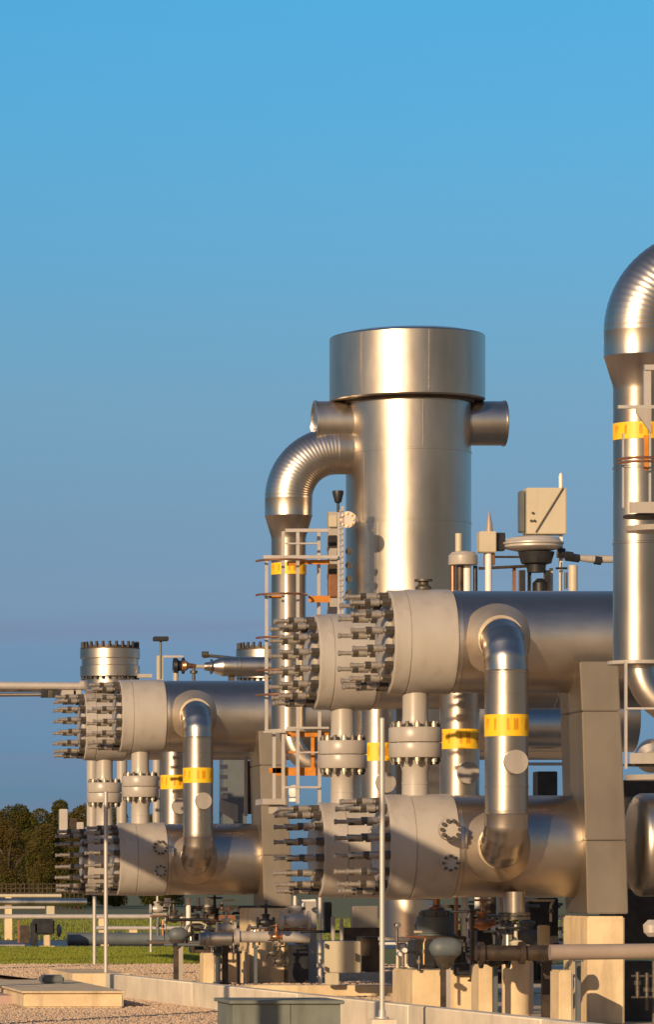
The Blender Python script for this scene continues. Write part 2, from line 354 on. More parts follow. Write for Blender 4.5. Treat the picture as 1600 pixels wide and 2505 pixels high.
# ------------------------------------------------------------------ flanged link pipes between headers
def make_link(name, label, x, y, group):
    t = thing(name, label, 'flanged pipe', (x, y, ZL+.6), group)
    mb = MB(); zc = 1.73+1.785
    mb.lathe((x, y, ZU-.60), -Z, [(0, .155), (.30, .155), (.36, .16), (.42, .175), (.50, .20), (ZU-.6-zc-.19, .21)], 32); mb.build('upper_pipe', M['paint'], t)
    mb = MB(); mb.lathe((x, y, zc-.19), -Z, [(0, .20), (.10, .175), (.16, .16), (.30, .162), (.302, .168), (.32, .168), (.322, .162), (zc-.19-ZL-.58, .165)], 32); mb.build('lower_pipe', M['paint'], t)
    for sgn in (1, -1):
        mb = MB(); mb.lathe((x, y, zc+sgn*.005), Z*sgn, [(0, .31), (.0, .318), (.01, .322), (.165, .322), (.18, .312), (.182, .2)], 48); mb.build('flange', M['paint'], t)
    for i in range(14):
        a = 2*math.pi*(i+.3)/14; c = Vector((x+math.cos(a)*.268, y+math.sin(a)*.268, zc))
        mb = MB(); mb.lathe(c - Z*.265, Z, [(0, .022), (.024, .022), (.025, .038), (.078, .038), (.079, .02), (.45, .02), (.451, .038), (.498, .038), (.499, .022), (.52, .022)], 8)
        mb.build('bolt', M['nut'] if i % 2 else M['stud'], t)
    return t
gK = 'flanged pipes joining upper and lower headers'
k1 = make_link('flanged_pipe', 'beige flanged pipe right of the tall white pole, under the nearest upper header', 9.225+.355, YA, gK)
copy_tree(k1, (9.07+.40-9.58, YAF-YA, 0), 'beige flanged pipe left of the tall white pole, between the two big bolt rings')
copy_tree(k1, (8.51+.38-9.58, YB-YA, 0), 'beige flanged pipe of the far left unit, right one with its bolts in full view')
copy_tree(k1, (8.38+.40-9.58, YBF-YA, 0), 'leftmost beige flanged pipe, behind the thin pole')
# plain vertical pipes behind
def vpipe(name, label, px, y0, y1, s, rpx, mat='paint', cat='pipe', group=None, collar=True):
    a = P(px, y1, s); b = P(px, y0, s); r = L(rpx, s)
    t = thing(name, label, cat, a, group); mb = MB()
    mb.lathe(a, Z, [(0, r), ((b-a).length, r)], 28); mb.build('pipe', M[mat], t)
    if collar:
        mb = MB(); h = (b-a).length; mb.lathe(a + Z*h*.0, Z, [(0, r), (0, r*1.25), (.04, r*1.25), (.04, r)], 28); mb.lathe(a+Z*h*.93, Z, [(0, r), (0, r*1.2), (.04, r*1.2), (.04, r)], 28); mb.build('collar', M[mat], t)
    return t
gV = 'plain vertical pipes between headers'
vpipe('vertical_pipe', 'cream pipe at the far left edge of the pipe group, lit against the sky', 226, 1820, 2050, 1.60, 14, 'paint', group=gV)
vpipe('vertical_pipe', 'plain pipe in shade between the two left flanged pipes', 298, 1820, 2050, 1.60, 13, 'paint', group=gV)
vpipe('vertical_pipe', 'cream pipe left of the small yellow band on the left unit', 383, 1820, 2050, 1.60, 10, 'paint', group=gV)
vpipe('vertical_pipe', 'slim clad pipe with a bright shoe at its foot beside the nearest flanged pipe', 1100, 1690, 1935, 1.16, 11, 'clad', group=gV)
vpipe('vertical_pipe', 'grey pipe seen in the gap left of the tall white pole', 897, 1700, 1990, 1.24, 14, 'clad_dull', group=gV)
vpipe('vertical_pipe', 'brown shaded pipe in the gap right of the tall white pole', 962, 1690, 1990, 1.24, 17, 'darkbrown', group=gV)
vpipe('vertical_pipe', 'thin copper coloured pipe between flanged pipe and big riser', 1147, 1830, 1960, 1.18, 9, 'copper', group=gV)

# ------------------------------------------------------------------ clad columns on plinths
def make_column(name, label, group):
    s0, s1 = .985, 1.008
    def q(px, py, s, base=.985): v = P(px, py, base); v.y = G*s; return v
    t = thing(name, label, 'support column', q(1485, 2235, .995), group)
    def prism(tl, tr, bl, br, ytop, ybot, grow=0):
        mb = MB(); g = grow
        a, b, c, d = q(bl-g, ybot, s0), q(br+g, ybot, s0), q(tr+g, ytop, s0), q(tl-g, ytop, s0)
        f = Vector((0, -g*.01, 0)); k = Vector((0, (s1-s0)*G, 0)) - f
        mb.hexa([a+f, b+f, b+k, a+k, d+f, c+f, c+k, d+k]); bmesh.ops.bevel(mb.bm, geom=[e for e in mb.bm.edges], offset=.012, segments=2, affect='EDGES')
        return mb
    prism(1418, 1513, 1424, 1518, 1618, 1738.6).build('upper_cladding', M['clad_box'], t)
    prism(1424, 1518, 1433, 1532, 1740, 2054.4).build('middle_cladding', M['clad_box'], t)
    prism(1433, 1532, 1437, 1537, 2056, 2234).build('lower_cladding', M['clad_box'], t)
    return t
gC = 'clad support columns under the headers'
c1 = make_column('support_column', 'tall clad square column at right, standing on the big lit plinth', gC)
copy_tree(c1, (-.715+.14, YB-YA, 0), 'clad square column of the left unit, left of the orange railings')
def make_plinth(name, label, px0, px1, ytop, s, depth, zbot=0.1, mat='concrete', group='concrete plinths', ys=None):
    a = P(px0, ytop, s); b = P(px1, ytop, s)
    mb = MB(); mb.box((a.x, a.y, zbot), (b.x, a.y+depth, a.z)); bmesh.ops.bevel(mb.bm, geom=[e for e in mb.bm.edges], offset=.018, segments=2, affect='EDGES')
    return tag(recentre(mb.build(name, M[mat])), label, 'plinth', group)
make_plinth('concrete_plinth', 'large brightly lit concrete plinth carrying the tall column at right', 1438, 1528, 2240, .982, 1.35)
make_plinth('concrete_plinth', 'lit concrete plinth under the left unit, behind the drooping valve', 612, 705, 2220, 1.41, 1.3)
make_plinth('concrete_plinth', 'narrow concrete plinth at left end of the left unit row', 498, 526, 2330, 1.40, .5)
make_plinth('concrete_plinth', 'narrow plinth lit yellow between two dark posts', 556, 580, 2328, 1.42, .5)
make_plinth('concrete_plinth', 'narrow plinth left of the big left plinth', 592, 606, 2325, 1.40, .6)
make_plinth('concrete_plinth', 'slim plinth left of the round pedestal at lower right', 1172, 1208, 2358, .985, .5)
make_plinth('concrete_plinth', 'slim plinth between the round pedestal and the big right plinth', 1368, 1402, 2372, .955, .5)
make_plinth('concrete_plinth', 'low concrete block under the dark pump', 1010, 1165, 2372, 1.06, 1.5)

# ------------------------------------------------------------------ tower
ts = 1.2
t = thing('scrubber_tower', 'tall round clad tower with a wide drum cap and two side stubs', 'tower', P(999, 2290, ts))
c = P(999, 2290, ts); zt = lambda py: P(0, py, ts).z - c.z
Rb, Rh = L(151, ts), L(188, ts)
mb = MB(); pr = [(zt(2290), L(62, ts)), (zt(2200), L(62, ts)), (zt(2080), Rb-.03), (zt(2070), Rb)]
for py in (1960, 1700, 1480, 1280, 1108):
    z_ = zt(py); pr += [(z_-.03, Rb), (z_-.028, Rb+.007), (z_+.0, Rb+.007), (z_+.003, Rb)]
pr += [(zt(982), Rb)]
mb.lathe(c, Z, pr, 96); mb.sharp = 30; mb.build('tower_body', M['clad'], t)
cc = P(996, 2290, ts)
mb = MB(); z0, z1 = zt(983), zt(825); mb.lathe(cc, Z, [(z0, Rb), (z0, Rh-.02), (z0+.015, Rh), (z1-.02, Rh), (z1, Rh-.015), (z1+.05, Rh*.8), (z1+.10, 0.05)], 96); mb.sharp = 30; mb.build('drum_cap', M['clad'], t)
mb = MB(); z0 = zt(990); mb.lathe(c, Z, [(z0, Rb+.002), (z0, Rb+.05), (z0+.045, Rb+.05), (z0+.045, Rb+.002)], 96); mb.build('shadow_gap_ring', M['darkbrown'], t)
# raised vertical lap joints
def strap(c, rad, px, z0, z1, name):
    d = L(px, ts)/rad; a = -math.pi/2 + math.asin(max(-.99, min(.99, d))) ; mb = MB()
    p = c + Vector((math.cos(a), math.sin(a), 0))*(rad+.002); n_ = Vector((math.cos(a), math.sin(a), 0)); tv = Vector((-n_.y, n_.x, 0))*.012
    mb.hexa([p-tv+Z*z0, p+tv+Z*z0, p+tv+n_*.004+Z*z0, p-tv+n_*.004+Z*z0, p-tv+Z*z1, p+tv+Z*z1, p+tv+n_*.004+Z*z1, p-tv+n_*.004+Z*z1])
    mb.build('lap_joint', M['clad_dull'], t)
strap(cc, Rh, -135, zt(975), zt(830), ''); strap(cc, Rh, 20, zt(975), zt(830), ''); strap(c, Rb, 10, zt(1108), zt(992), '')
strap(c, Rb, -95, zt(1480), zt(1284), ''); strap(c, Rb, -125, zt(1284), zt(1112), '')
for sg, px in ((-1, 768), (1, 1235)):
    a = P(999+sg*120, 1036, ts); e = P(px, 1036, ts)
    mb = MB(); ln = abs(e.x-a.x); r = L(54, ts)
    mb.lathe(a, X*sg, [(0, r), (ln-.03, r), (ln-.028, r+.012), (ln, r+.012), (ln, r-.02), (ln-.03, r-.03)], 48); mb.sharp = 30; mb.build('side_stub', M['clad'], t)
mb = MB(); mb.lathe(P(992, 2290.5, ts), -Z, [(0, L(66, ts)), (L(8, ts), L(66, ts)), (L(9, ts), L(22, ts)), (P(0, 2290, ts).z-.11, L(24, ts))], 48); mb.build('skirt', M['concrete_pale'], t)

# ------------------------------------------------------------------ big bend pipes
def make_bend(name, label, px, s, group):
    # heights (metres) shared by both
    zb = 1.73+5.72; x = (px+900)*s/200; y = G*s; RL, RS, BR = .345, .252, .70
    t = thing(name, label, 'bend pipe', (x, y, 3.4), group)
    mb = MB(); pts = []; rr = []
    c0 = Vector((x, y, 0))
    zs = 1.73+2.33
    for zz, r in ((zs, RS), (zs+1.2, RS), (zs+1.205, RS+.008), (zs+1.22, RS+.008), (zs+1.225, RS), (1.73+4.3, RS), (1.73+4.305, RS+.008), (1.73+4.32, RS+.008), (1.73+4.325, RS), (1.73+5.12, RS), (1.73+5.17, RS+.006), (1.73+5.455, RL-.004), (1.73+5.46, RL+.004), (1.73+5.48, RL)):
        pts.append(c0+Z*zz); rr.append(r)
    g = 22
    for i, p in enumerate(bend(c0+Z*zb, Z, X, BR, g)):
        tt = math.pi/2*i/g; tan = Z*math.cos(tt)+X*math.sin(tt)
        for k, q in ((-.010, 0), (0, .0026), (.010, 0)): pts.append(p+tan*k); rr.append(RL+q)
    pts.append(c0+Z*(zb+BR)+X*(BR+.30)); rr.append(RL)
    mb.tube(pts, rr, 56); mb.sharp = 50; mb.build('pipe_cladding', M['clad'], t)
    mb = MB(); mb.lathe(c0+Z*(1.73+4.60), Z, [(0, RS+.003), (0, RS+.006), (.17, RS+.006), (.17, RS+.003)], 48); mb.build('marking_band', M['yellow'], t)
    mb = MB(); mb.lathe(c0+Z*(zs-.03), Z, [(0, RS-.04), (0, RS+.06), (.035, RS+.06), (.035, RS-.04)], 48); mb.build('end_ring', M['paint'], t)
    # lower elbow sweeping to the right under the ring
    mb = MB(); r2 = .15; pts = [c0+X*.02+Z*zs] + [c0+X*.02+Z*(zs-.04) + (-Z*math.sin(a)*.5 + X*(1-math.cos(a))*.5 - Y*.05*a) for a in [math.pi/2*i/10 for i in range(11)]] + [c0+X*.9+Z*(zs-.56)-Y*.1]
    mb.tube(pts, r2, 32); mb.build('lower_elbow', M['clad'], t)
    if s > 1: return t
    mb = MB(); mb.lathe(c0+X*.12+Z*(zs-.95)-Y*.1, Vector((-.25, -.9, -.2)), [(0, .16), (.15, .17), (.22, .15), (.27, .08)], 24); mb.build('elbow_boss', M['clad_dull'], t)
    return t
gB = 'large overhead bend pipes'
make_bend('bend_pipe', 'clad bend pipe curving into the left side of the tower', 706, 1.2, gB)
make_bend('bend_pipe', 'tall clad bend pipe cut off by the right edge of the photo', 1561, .84, gB)
mb = MB(); a = P(790, 1098, 1.2); a.z = 1.73+5.72+.70; mb.cyl(a, a+X*L(90, 1.2), .34, n=48)
tag(recentre(mb.build('connecting_pipe', M['clad'])), 'short horizontal clad pipe between the bend and the tower', 'pipe')

# ------------------------------------------------------------------ caged ladders and platforms round the bend pipes
def bar(mb, a, b, r=.018, n=8): mb.cyl(a, b, r, n=n)
def make_platform(name, label, group, s, dxm):
    def q(px, py, ds=0.0): v = P(px, py, 1.17); v.x += ds*.3; v.y += ds; return v
    t = thing(name, label, 'ladder and platform', q(740, 1980), group)
    def part(nm, mat, fn):
        mb = MB(); fn(mb); return mb.build(nm, M[mat], t)
    for px, y0, y1, dd in ((652, 1360, 1790, .0), (693, 1300, 1960, .0), (730, 1298, 1965, -.05), (774, 1298, 1500, .25), (782, 1740, 1965, .0), (668, 1790, 1960, .1)):
        part('post', 'pole', lambda mb: mb.box(q(px-3.8, y1, dd), q(px+3.8, y0, dd)+Y*.04))
    for x0, x1, py, h in ((700, 805, 1298, 8), (646, 828, 1363, 8), (704, 806, 1780, 5), (646, 700, 1790, 4), (646, 700, 1455, 4), (700, 780, 1330, 4), (730, 805, 1840, 4), (700, 786, 1925, 5)):
        part('rail', 'pole', lambda mb: mb.box(q(x0, py+h/2, -.06), q(x1, py-h/2, -.06)+Y*.05))
    for x0, x1, y0, y1 in ((735, 802, 1368, 1379), (700, 802, 1789, 1801), (672, 770, 1876, 1896), (752, 805, 1456, 1472), (655, 690, 1455, 1462), (655, 690, 1877, 1890), (786, 800, 1866, 1886), (700, 735, 1372, 1382), (700, 758, 1836, 1841)):
        part('toe_board', 'orange', lambda mb: mb.box(q(x0, y1, .10), q(x1, y0, .10)+Y*.02))
    part('toe_board', 'orange', lambda mb: mb.box(q(758, 1880, .12), q(766, 1800, .12)+Y*.03))
    for py in (1455, 1372, 1560, 1640, 1700):      # curved hoops round the pipe
        pts = [q(690, py) + Vector((math.cos(a)*.36, -math.sin(a)*.36 + .05, 0)) for a in [math.pi*i/14 for i in range(15)]]
        part('hoop', 'copper', lambda mb: mb.tube(pts, .016, 8))
    # ladder
    for px in (829, 838): part('ladder_stile', 'pole', lambda mb: mb.box(q(px-3, 1560, .0), q(px+3, 1238 if px > 830 else 1252, .0)+Y*.03))
    for k in range(20): part('rung', 'pole', lambda mb: bar(mb, q(829, 1250+k*14), q(838, 1250+k*14)))
    part('platform_plate', 'paint', lambda mb: mb.box(q(650, 1968, -.3), q(706, 1954, -.3)+Y*.7))
    part('bracket', 'paint', lambda mb: mb.hexa([q(662, 1990, -.2), q(672, 1990, -.2), q(672, 1990, .2), q(662, 1990, .2), q(662, 1969, -.2), q(700, 1969, -.2), q(700, 1969, .2), q(662, 1969, .2)]))
    return t
gP = 'caged ladders and platforms beside the bend pipes'
make_platform('ladder_platform', 'pale railings and ladder with orange boards between bend pipe and tower', gP, 1.17, 0)
# right hand one, nearer, mostly out of the frame
t = thing('ladder_platform', 'pale railings and half round platforms at the right edge of the photo', 'ladder and platform', P(1560, 1900, .80), gP)
def part2(nm, mat, fn):
    mb = MB(); fn(mb); return mb.build(nm, M[mat], t)
q = lambda px, py, d=0.0: P(px, py, .80) + Y*d
part2('post', 'pole', lambda mb: mb.box(q(1523, 1242), q(1527, 1060)+Y*.03))
part2('post', 'pole', lambda mb: mb.box(q(1588, 1242), q(1593, 900)+Y*.03))
part2('post', 'pole', lambda mb: mb.box(q(1576, 1010), q(1588, 895)+Y*.04))
part2('post', 'pole', lambda mb: mb.box(q(1529, 1880), q(1535, 1618)+Y*.04))
part2('rail', 'pole', lambda mb: mb.box(q(1512, 1000, -.02), q(1640, 992, -.02)+Y*.04))
part2('rail', 'pole', lambda mb: mb.box(q(1576, 906, -.02), q(1640, 893, -.02)+Y*.04))
part2('rail', 'pole', lambda mb: mb.box(q(1530, 1735, -.02), q(1600, 1730, -.02)+Y*.04))
part2('mounting_plate', 'paint', lambda mb: mb.hexa([q(1553, 1010, -.06), q(1590, 1062, -.06), q(1590, 1062, -.03), q(1553, 1010, -.03), q(1553, 1000, -.06), q(1590, 1000, -.06), q(1590, 1000, -.03), q(1553, 1000, -.03)]))
part2('warning_strip', 'orange', lambda mb: mb.box(q(1577, 1150, .02), q(1587, 1064, .02)+Y*.02))
for k, (a, b) in enumerate(((1512, 1580), (1520, 1584))):
    pts = [P(1560, 1125+k*9, .80) + Vector((-math.cos(w)*.20, -math.sin(w)*.25, 0)) for w in [math.pi*i/12 for i in range(13)]]
    part2('hoop', 'copper', lambda mb: mb.tube(pts, .013, 8))
for y0, y1 in ((1230, 1257), (1842, 1868)):
    def plate(mb, y0=y0, y1=y1): mb.box(q(1536, y1, -.1), q(1720, y0, -.1)+Y*.03)
    part2('side_plate', 'paint', plate)
    def deck(mb, y1=y1):
        c = q(1620, y1+3, .25); mb.lathe(c, Z, [(0, .32), (.02, .32)], 40)
    part2('deck', 'darkbrown', deck)
    def under(mb, y1=y1):
        c = q(1620, y1+3, .25); mb.lathe(c-Z*.14, Z, [(0, .22), (0, .29), (.05, .31), (.05, .28), (0.02, .22)], 40)
    part2('deck_bracket', 'paint', under)

# ------------------------------------------------------------------ instruments on top of the rear upper header (right)
s = 1.09
def Q(px, py, d=0.0, s_=1.09): return P(px, py, s_) + Y*d
def boxp(mb, x0, x1, y0, y1, d0=0.0, dep=.2, s_=1.09, bev=.01):
    mb.box(Q(x0, y1, d0, s_), Q(x1, y0, d0, s_)+Y*dep)
    if bev: bmesh.ops.bevel(mb.bm, geom=[e for e in mb.bm.edges], offset=bev, segments=2, affect='EDGES')
    return mb
t = thing('junction_cabinet', 'square cream cabinet with a diagonal rod, high above the nearest header', 'cabinet', Q(1335, 1480), None)
boxp(MB(), 1289, 1386, 1193, 1306, 0, .28).build('case', M['cabinet'], t)
boxp(MB(), 1276, 1287, 1199, 1300, .06, .2).build('back_box', M['greypaint'], t)
mb = MB(); bar(mb, Q(1309, 1302, -.03), Q(1377, 1192, -.03), .008); mb.build('diagonal_rod', M['nut'], t)
mb = MB(); mb.lathe(Q(1376, 1192, .1), Z, [(0, .028), (.16, .028), (.2, .012)], 16); mb.build('breather', M['white'], t)
for px, py in ((1303, 1255), (1299, 1274), (1307, 1274)):
    mb = MB(); mb.cyl(Q(px, py, .01), Q(px, py, -.03), .016, n=10); mb.build('switch', M['nut'], t)
for px in (1377, 1300):
    mb = MB(); mb.box(Q(px-4, 1500, .1), Q(px+4, 1308, .1)+Y*.05); mb.build('leg', M['white'] if px > 1350 else M['nut'], t)
t = thing('diaphragm_valve', 'control valve with a flat round diaphragm head under the cream cabinet', 'valve', Q(1305, 1480), None)
mb = MB(); o = Q(1304, 1352); r = L(70, s); mb.lathe(o, Z, [(0, .10), (.02, r*.55), (.05, r*.9), (.075, r), (.10, r), (.115, r*1.06), (.135, r*1.06), (.145, r*.98), (.19, r*.9), (.215, r*.6), (.22, .05)], 40); mb.build('diaphragm_head', M['pole'], t)
mb = MB(); mb.lathe(Q(1312, 1400), Z, [(0, .12), (.10, .13), (.12, .2), (.27, .24)], 24); mb.build('bonnet', M['dark'], t)
for px in (1277, 1338):
    mb = MB(); mb.box(Q(px-7, 1500, -.04), Q(px+7, 1395, -.04)+Y*.08); mb.build('yoke_leg', M['dark'], t)
mb = MB(); mb.lathe(Q(1321, 1448), Z, [(0, .10), (.12, .10), (.18, .04)], 16); mb.build('gland', M['dark'], t)
for px, m_ in ((1262, 'copper'), (1353, 'pole')):
    mb = MB(); mb.box(Q(px-4, 1500, .1), Q(px+4, 1388, .1)+Y*.04); mb.build('stem', M[m_], t)
mb = MB(); bar(mb, Q(1172, 1390, .02), Q(1300, 1384, .02), .02); bar(mb, Q(1200, 1362, .02), Q(1300, 1362, .02), .015); mb.build('signal_tube', M['darkbrown'], t)
t = thing('transmitter', 'small square instrument with a pointed aerial, left of the diaphragm valve', 'instrument', Q(1190, 1480), None)
boxp(MB(), 1170, 1211, 1301, 1352, -.1, .2).build('housing', M['cabinet'], t)
boxp(MB(), 1213, 1236, 1303, 1347, -.02, .15).build('side_module', M['dark'], t)
mb = MB(); mb.lathe(Q(1197, 1301), Z, [(0, .05), (.1, .04), (.28, .006)], 12); mb.build('aerial', M['paint_brown'], t)
mb = MB(); mb.cyl(Q(1195, 1500), Q(1195, 1352), .045, n=16); mb.build('stand', M['white'], t)
mb = MB(); boxp(mb, 1186, 1212, 1352, 1382, 0, .1); mb.build('base_block', M['copper'], t)
t = thing('capped_vent', 'squat clad dome cap on short posts beside the tower', 'vent', Q(1132, 1480), None)
mb = MB(); mb.lathe(Q(1133, 1382), Z, [(0, .19), (.02, .195), (.12, .19), (.17, .15), (.19, .04)], 36); mb.build('dome_cap', M['paint'], t)
for px, m_, r_ in ((1108, 'copper', .03), (1142, 'white', .055), (1126, 'darkbrown', .05), (1163, 'dark', .03)):
    mb = MB(); mb.cyl(Q(px, 1500), Q(px, 1384), r_, n=16); mb.build('post', M[m_], t)
mb = MB(); mb.cyl(Q(1122, 1349), Q(1122, 1305), .045, n=16); mb.build('top_stub', M['cabinet'], t)
t = thing('flexible_hose', 'horizontal metal hose with dark couplings running to the right bend pipe', 'hose', Q(1430, 1380), None)
mb = MB(); mb.tube([Q(1365, 1350), Q(1400, 1362), Q(1440, 1367), Q(1520, 1368)], [.03, .035, .05, .05], 16); mb.build('hose', M['paint'], t)
for px, py, r_ in ((1372, 1352, .07), (1392, 1360, .065), (1408, 1364, .055), (1462, 1369, .062)):
    mb = MB(); mb.cyl(Q(px-8, py), Q(px+9, py+2), r_, n=8); mb.build('coupling', M['dark'], t)
t = thing('sample_pot', 'short cream cylinder standing on the header left of the bend pipe', 'pot', Q(1402, 1480), None)
mb = MB(); mb.cyl(Q(1402, 1500), Q(1402, 1383), .06, n=20); mb.build('body', M['cabinet'], t)
mb = MB(); bar(mb, Q(1374, 1500), Q(1374, 1375), .012); bar(mb, Q(1360, 1390), Q(1388, 1390), .015); bar(mb, Q(1385, 1440), Q(1385, 1400), .02); mb.build('drain_tube', M['dark'], t)
mb = MB(); mb.lathe(P(1036, 1442, 1.0), Z, [(0, .10), (.03, .10), (.06, .06), (.10, .06), (.10, .11), (.125, .11)], 20)
tag(recentre(mb.build('lifting_lug', M['nut'])), 'small brown fitting on top of the nearest header in front of the tower', 'fitting')

# ------------------------------------------------------------------ items left of tower
t = thing('lamp_post', 'dark lamp head on a pipe post at the left side of the tower', 'lamp', P(806, 1500, 1.18))
mb = MB(); mb.box(P(804, 1500, 1.18), P(826, 1252, 1.18)+Y*.15); mb.build('cable_riser', M['paint'], t)
for y0, y1, m_ in ((1262, 1290, 'cabinet'), (1310, 1335, 'dark'), (1380, 1402, 'darkbrown'), (1405, 1460, 'copper'), (1345, 1370, 'paint')):
    mb = MB(); boxp(mb, 803, 824, y0, y1, -.06, .1, 1.18); mb.build('junction', M[m_], t)
mb = MB(); mb.lathe(P(827, 1252, 1.17), Z, [(0, .02), (.12, .02), (.14, .05), (.28, .085), (.3, .08)], 16); mb.build('lamp_head', M['dark'], t)
t = thing('nozzle_fitting', 'pink beige bolted nozzle on the tower side above the ladder', 'nozzle', P(862, 1280, 1.16))
mb = MB(); mb.lathe(P(866, 1275, 1.175), Vector((-.5, -1, 0)), [(0, .06), (.25, .06), (.25, .12), (.31, .12)], 20); mb.build('flange', M['paint'], t)
mb = MB()
for k in range(8):
    a = 2*math.pi*k/8; d = Vector((-.5, -1, 0)).normalized(); a_, b_ = frame(d); mb.hexnut(P(866, 1275, 1.175)+d*.31+(a_*math.cos(a)+b_*math.sin(a))*.09, d, .018, .03)
mb.build('nozzle_bolts', M['copper'], t)
t = thing('cable_clamps', 'row of small dark clamps up the shaded left side of the tower', 'clamps', P(846, 1500, 1.17))
for py in (1350, 1384, 1418, 1452):
    mb = MB(); mb.lathe(P(850, py, 1.175), -Y, [(0, .03), (.12, .05), (.16, .05)], 10); mb.build('clamp', M['nut'], t)

# ------------------------------------------------------------------ left unit tops
def turret(label, px, s_, y0=1570, y1=1655, rpx=73):
    t = thing('bolted_turret', label, 'bolted manhole', P(px, y1+30, s_), 'bolted round manholes on the rear left header')
    r = L(rpx, s_); c = P(px, y1, s_); h = L(y1-y0, s_)
    mb = MB(); mb.lathe(c-Z*.26, Z, [(0, r*.86), (.25, r*.86), (.26, r), (.26+h*.30, r), (.26+h*.32, r*.95), (.26+h*.5, r*.95), (.26+h*.52, r), (.26+h*.78, r)], 48); mb.sharp = 28; mb.build('flanged_neck', M['clad'], t)
    mb = MB(); mb.lathe(c+Z*h*.78, Z, [(0, r*.99), (h*.04, r*.99), (h*.05, r*.93), (h*.1, r*.93)], 48); mb.build('lid', M['darkbrown'], t)
    n = 26
    for k in range(n):
        a = 2*math.pi*k/n; p = c + Vector((math.cos(a)*r*.93, math.sin(a)*r*.93, 0))
        mb = MB(); mb.hexnut(p+Z*h*.80, Z, .030, h*.19); mb.hexnut(p-Z*.055, Z, .028, .06); mb.build('bolt', M['dark'], t)
    return t
turret('round bolted manhole on top of the leftmost header, alone against the sky', 269, 1.52)
turret('round bolted manhole half hidden behind the bend pipe', 651, 1.54, 1572, 1660, 73)
t = thing('horizontal_pipe', 'bright horizontal clad pipe with a tapered end above the left header', 'pipe', P(590, 1650, 1.5))
mb = MB(); mb.lathe(P(500, 1630, 1.5), X, [(0, .07), (.02, .075), (.10, .085), (.11, .14), (.14, .14), (.15, .10), (.32, .175), (.34, .18), (.62, .18), (.625, .19), (.65, .19), (.655, .18), (2.2, .18)], 40); mb.build('pipe', M['clad'], t)
mb = MB(); mb.tube([P(497, 1606, 1.58), P(515, 1604, 1.58), P(560, 1608, 1.58), P(600, 1612, 1.58)], .03, 12); mb.cyl(P(494, 1600, 1.58), P(510, 1600, 1.58), .055, n=12); mb.build('bypass_tube', M['nut'], t)
mb = MB(); mb.box(P(560, 1700, 1.5), P(575, 1645, 1.5)+Y*.1); mb.build('saddle', M['nut'], t)
mb = MB(); mb.cyl(P(446, 1630, 1.5), P(500, 1630, 1.5), .035, n=14); mb.build('feed_tube', M['paint'], t)
mb = MB(); mb.cyl(P(474, 1632, 1.5), P(474, 1672, 1.5), .03, n=12); mb.lathe(P(474, 1640, 1.5), -Z, [(0, .07), (.05, .07)], 14); mb.build('branch_tube', M['nut'], t)
t = thing('floodlight_post', 'small dark floodlight on a short post above the left header', 'floodlight', P(393, 1650, 1.5))
mb = MB(); bar(mb, P(393, 1660, 1.5), P(393, 1566, 1.5), .022); mb.build('post', M['greypaint'], t)
mb = MB(); boxp(mb, 375, 411, 1557, 1568, -.1, .2, 1.5, .01); mb.build('lamp_head', M['dark'], t)
t = thing('small_valve', 'little copper and black valve with a cream bracket on the left header', 'valve', P(430, 1655, 1.5))
boxp(MB(), 384, 400, 1603, 1665, 0, .1, 1.5).build('bracket', M['cabinet'], t)
boxp(MB(), 400, 448, 1603, 1608, 0, .05, 1.5, 0).build('bracket_arm', M['pole'], t)
mb = MB(); mb.lathe(P(424, 1628, 1.5), X, [(0, .05), (.0, .14), (.06, .15), (.10, .10), (.16, .09), (.16, .15), (.2, .15)], 16); mb.build('valve_body', M['dark'], t)
mb = MB(); mb.cyl(P(430, 1670, 1.5), P(430, 1640, 1.5), .05, n=14); mb.build('stub', M['paint'], t)
mb = MB(); mb.lathe(P(446, 1628, 1.48), X, [(0, .08), (.06, .10), (.12, .05), (.25, .03)], 12); mb.build('fitting', M['copper'], t)
mb = MB(); mb.box(P(338, 1657, 1.5), P(372, 1648, 1.5)+Y*.2); tag(recentre(mb.build('name_bracket', M['paint'])), 'tiny flat bracket right of the leftmost bolted manhole', 'bracket')
# pipes crossing the sky at left
t = thing('overhead_pipe', 'horizontal overhead pipe entering from the left edge below the manhole', 'overhead pipe', P(60, 1700, 1.54))
mb = MB(); mb.cyl(P(-60, 1676, 1.54), P(205, 1678, 1.54), L(9.5, 1.54), n=24); mb.build('main_pipe', M['pole'], t)
mb = MB(); mb.cyl(P(-60, 1699, 1.54), P(150, 1698, 1.54), L(5, 1.54), n=16); mb.build('thin_pipe', M['clad_dull'], t)
mb = MB(); mb.box(P(-60, 1692, 1.55), P(190, 1686, 1.55)+Y*.03); mb.build('tray', M['darkbrown'], t)
for px, w_, m_ in ((108, 8, 'dark'), (122, 7, 'nut'), (136, 9, 'dark'), (168, 18, 'paint'), (188, 10, 'paint')):
    mb = MB(); boxp(mb, px-w_, px+w_, 1688, 1706 if m_ != 'paint' else 1712, -.08, .16, 1.54); mb.build('coupling', M[m_], t)
mb = MB(); mb.cyl(P(195, 1676, 1.54), P(215, 1676, 1.54), L(12, 1.54), n=16); mb.build('end_flange', M['paint'], t)

t = thing('overhead_main', 'long overhead clad main on trestles, left of the plant and outside the photo', 'overhead pipe', (3.2, 62, 0))
mb = MB(); mb.cyl((3.2, 41, 5.12), (3.2, 92, 5.12), .27, n=32); mb.build('pipe', M['clad'], t)
for k in range(6):
    y = 43+k*9.5
    mb = MB(); mb.box((3.12, y-.08, 0), (3.28, y+.08, 4.86)); mb.build('trestle', M['pole'], t)
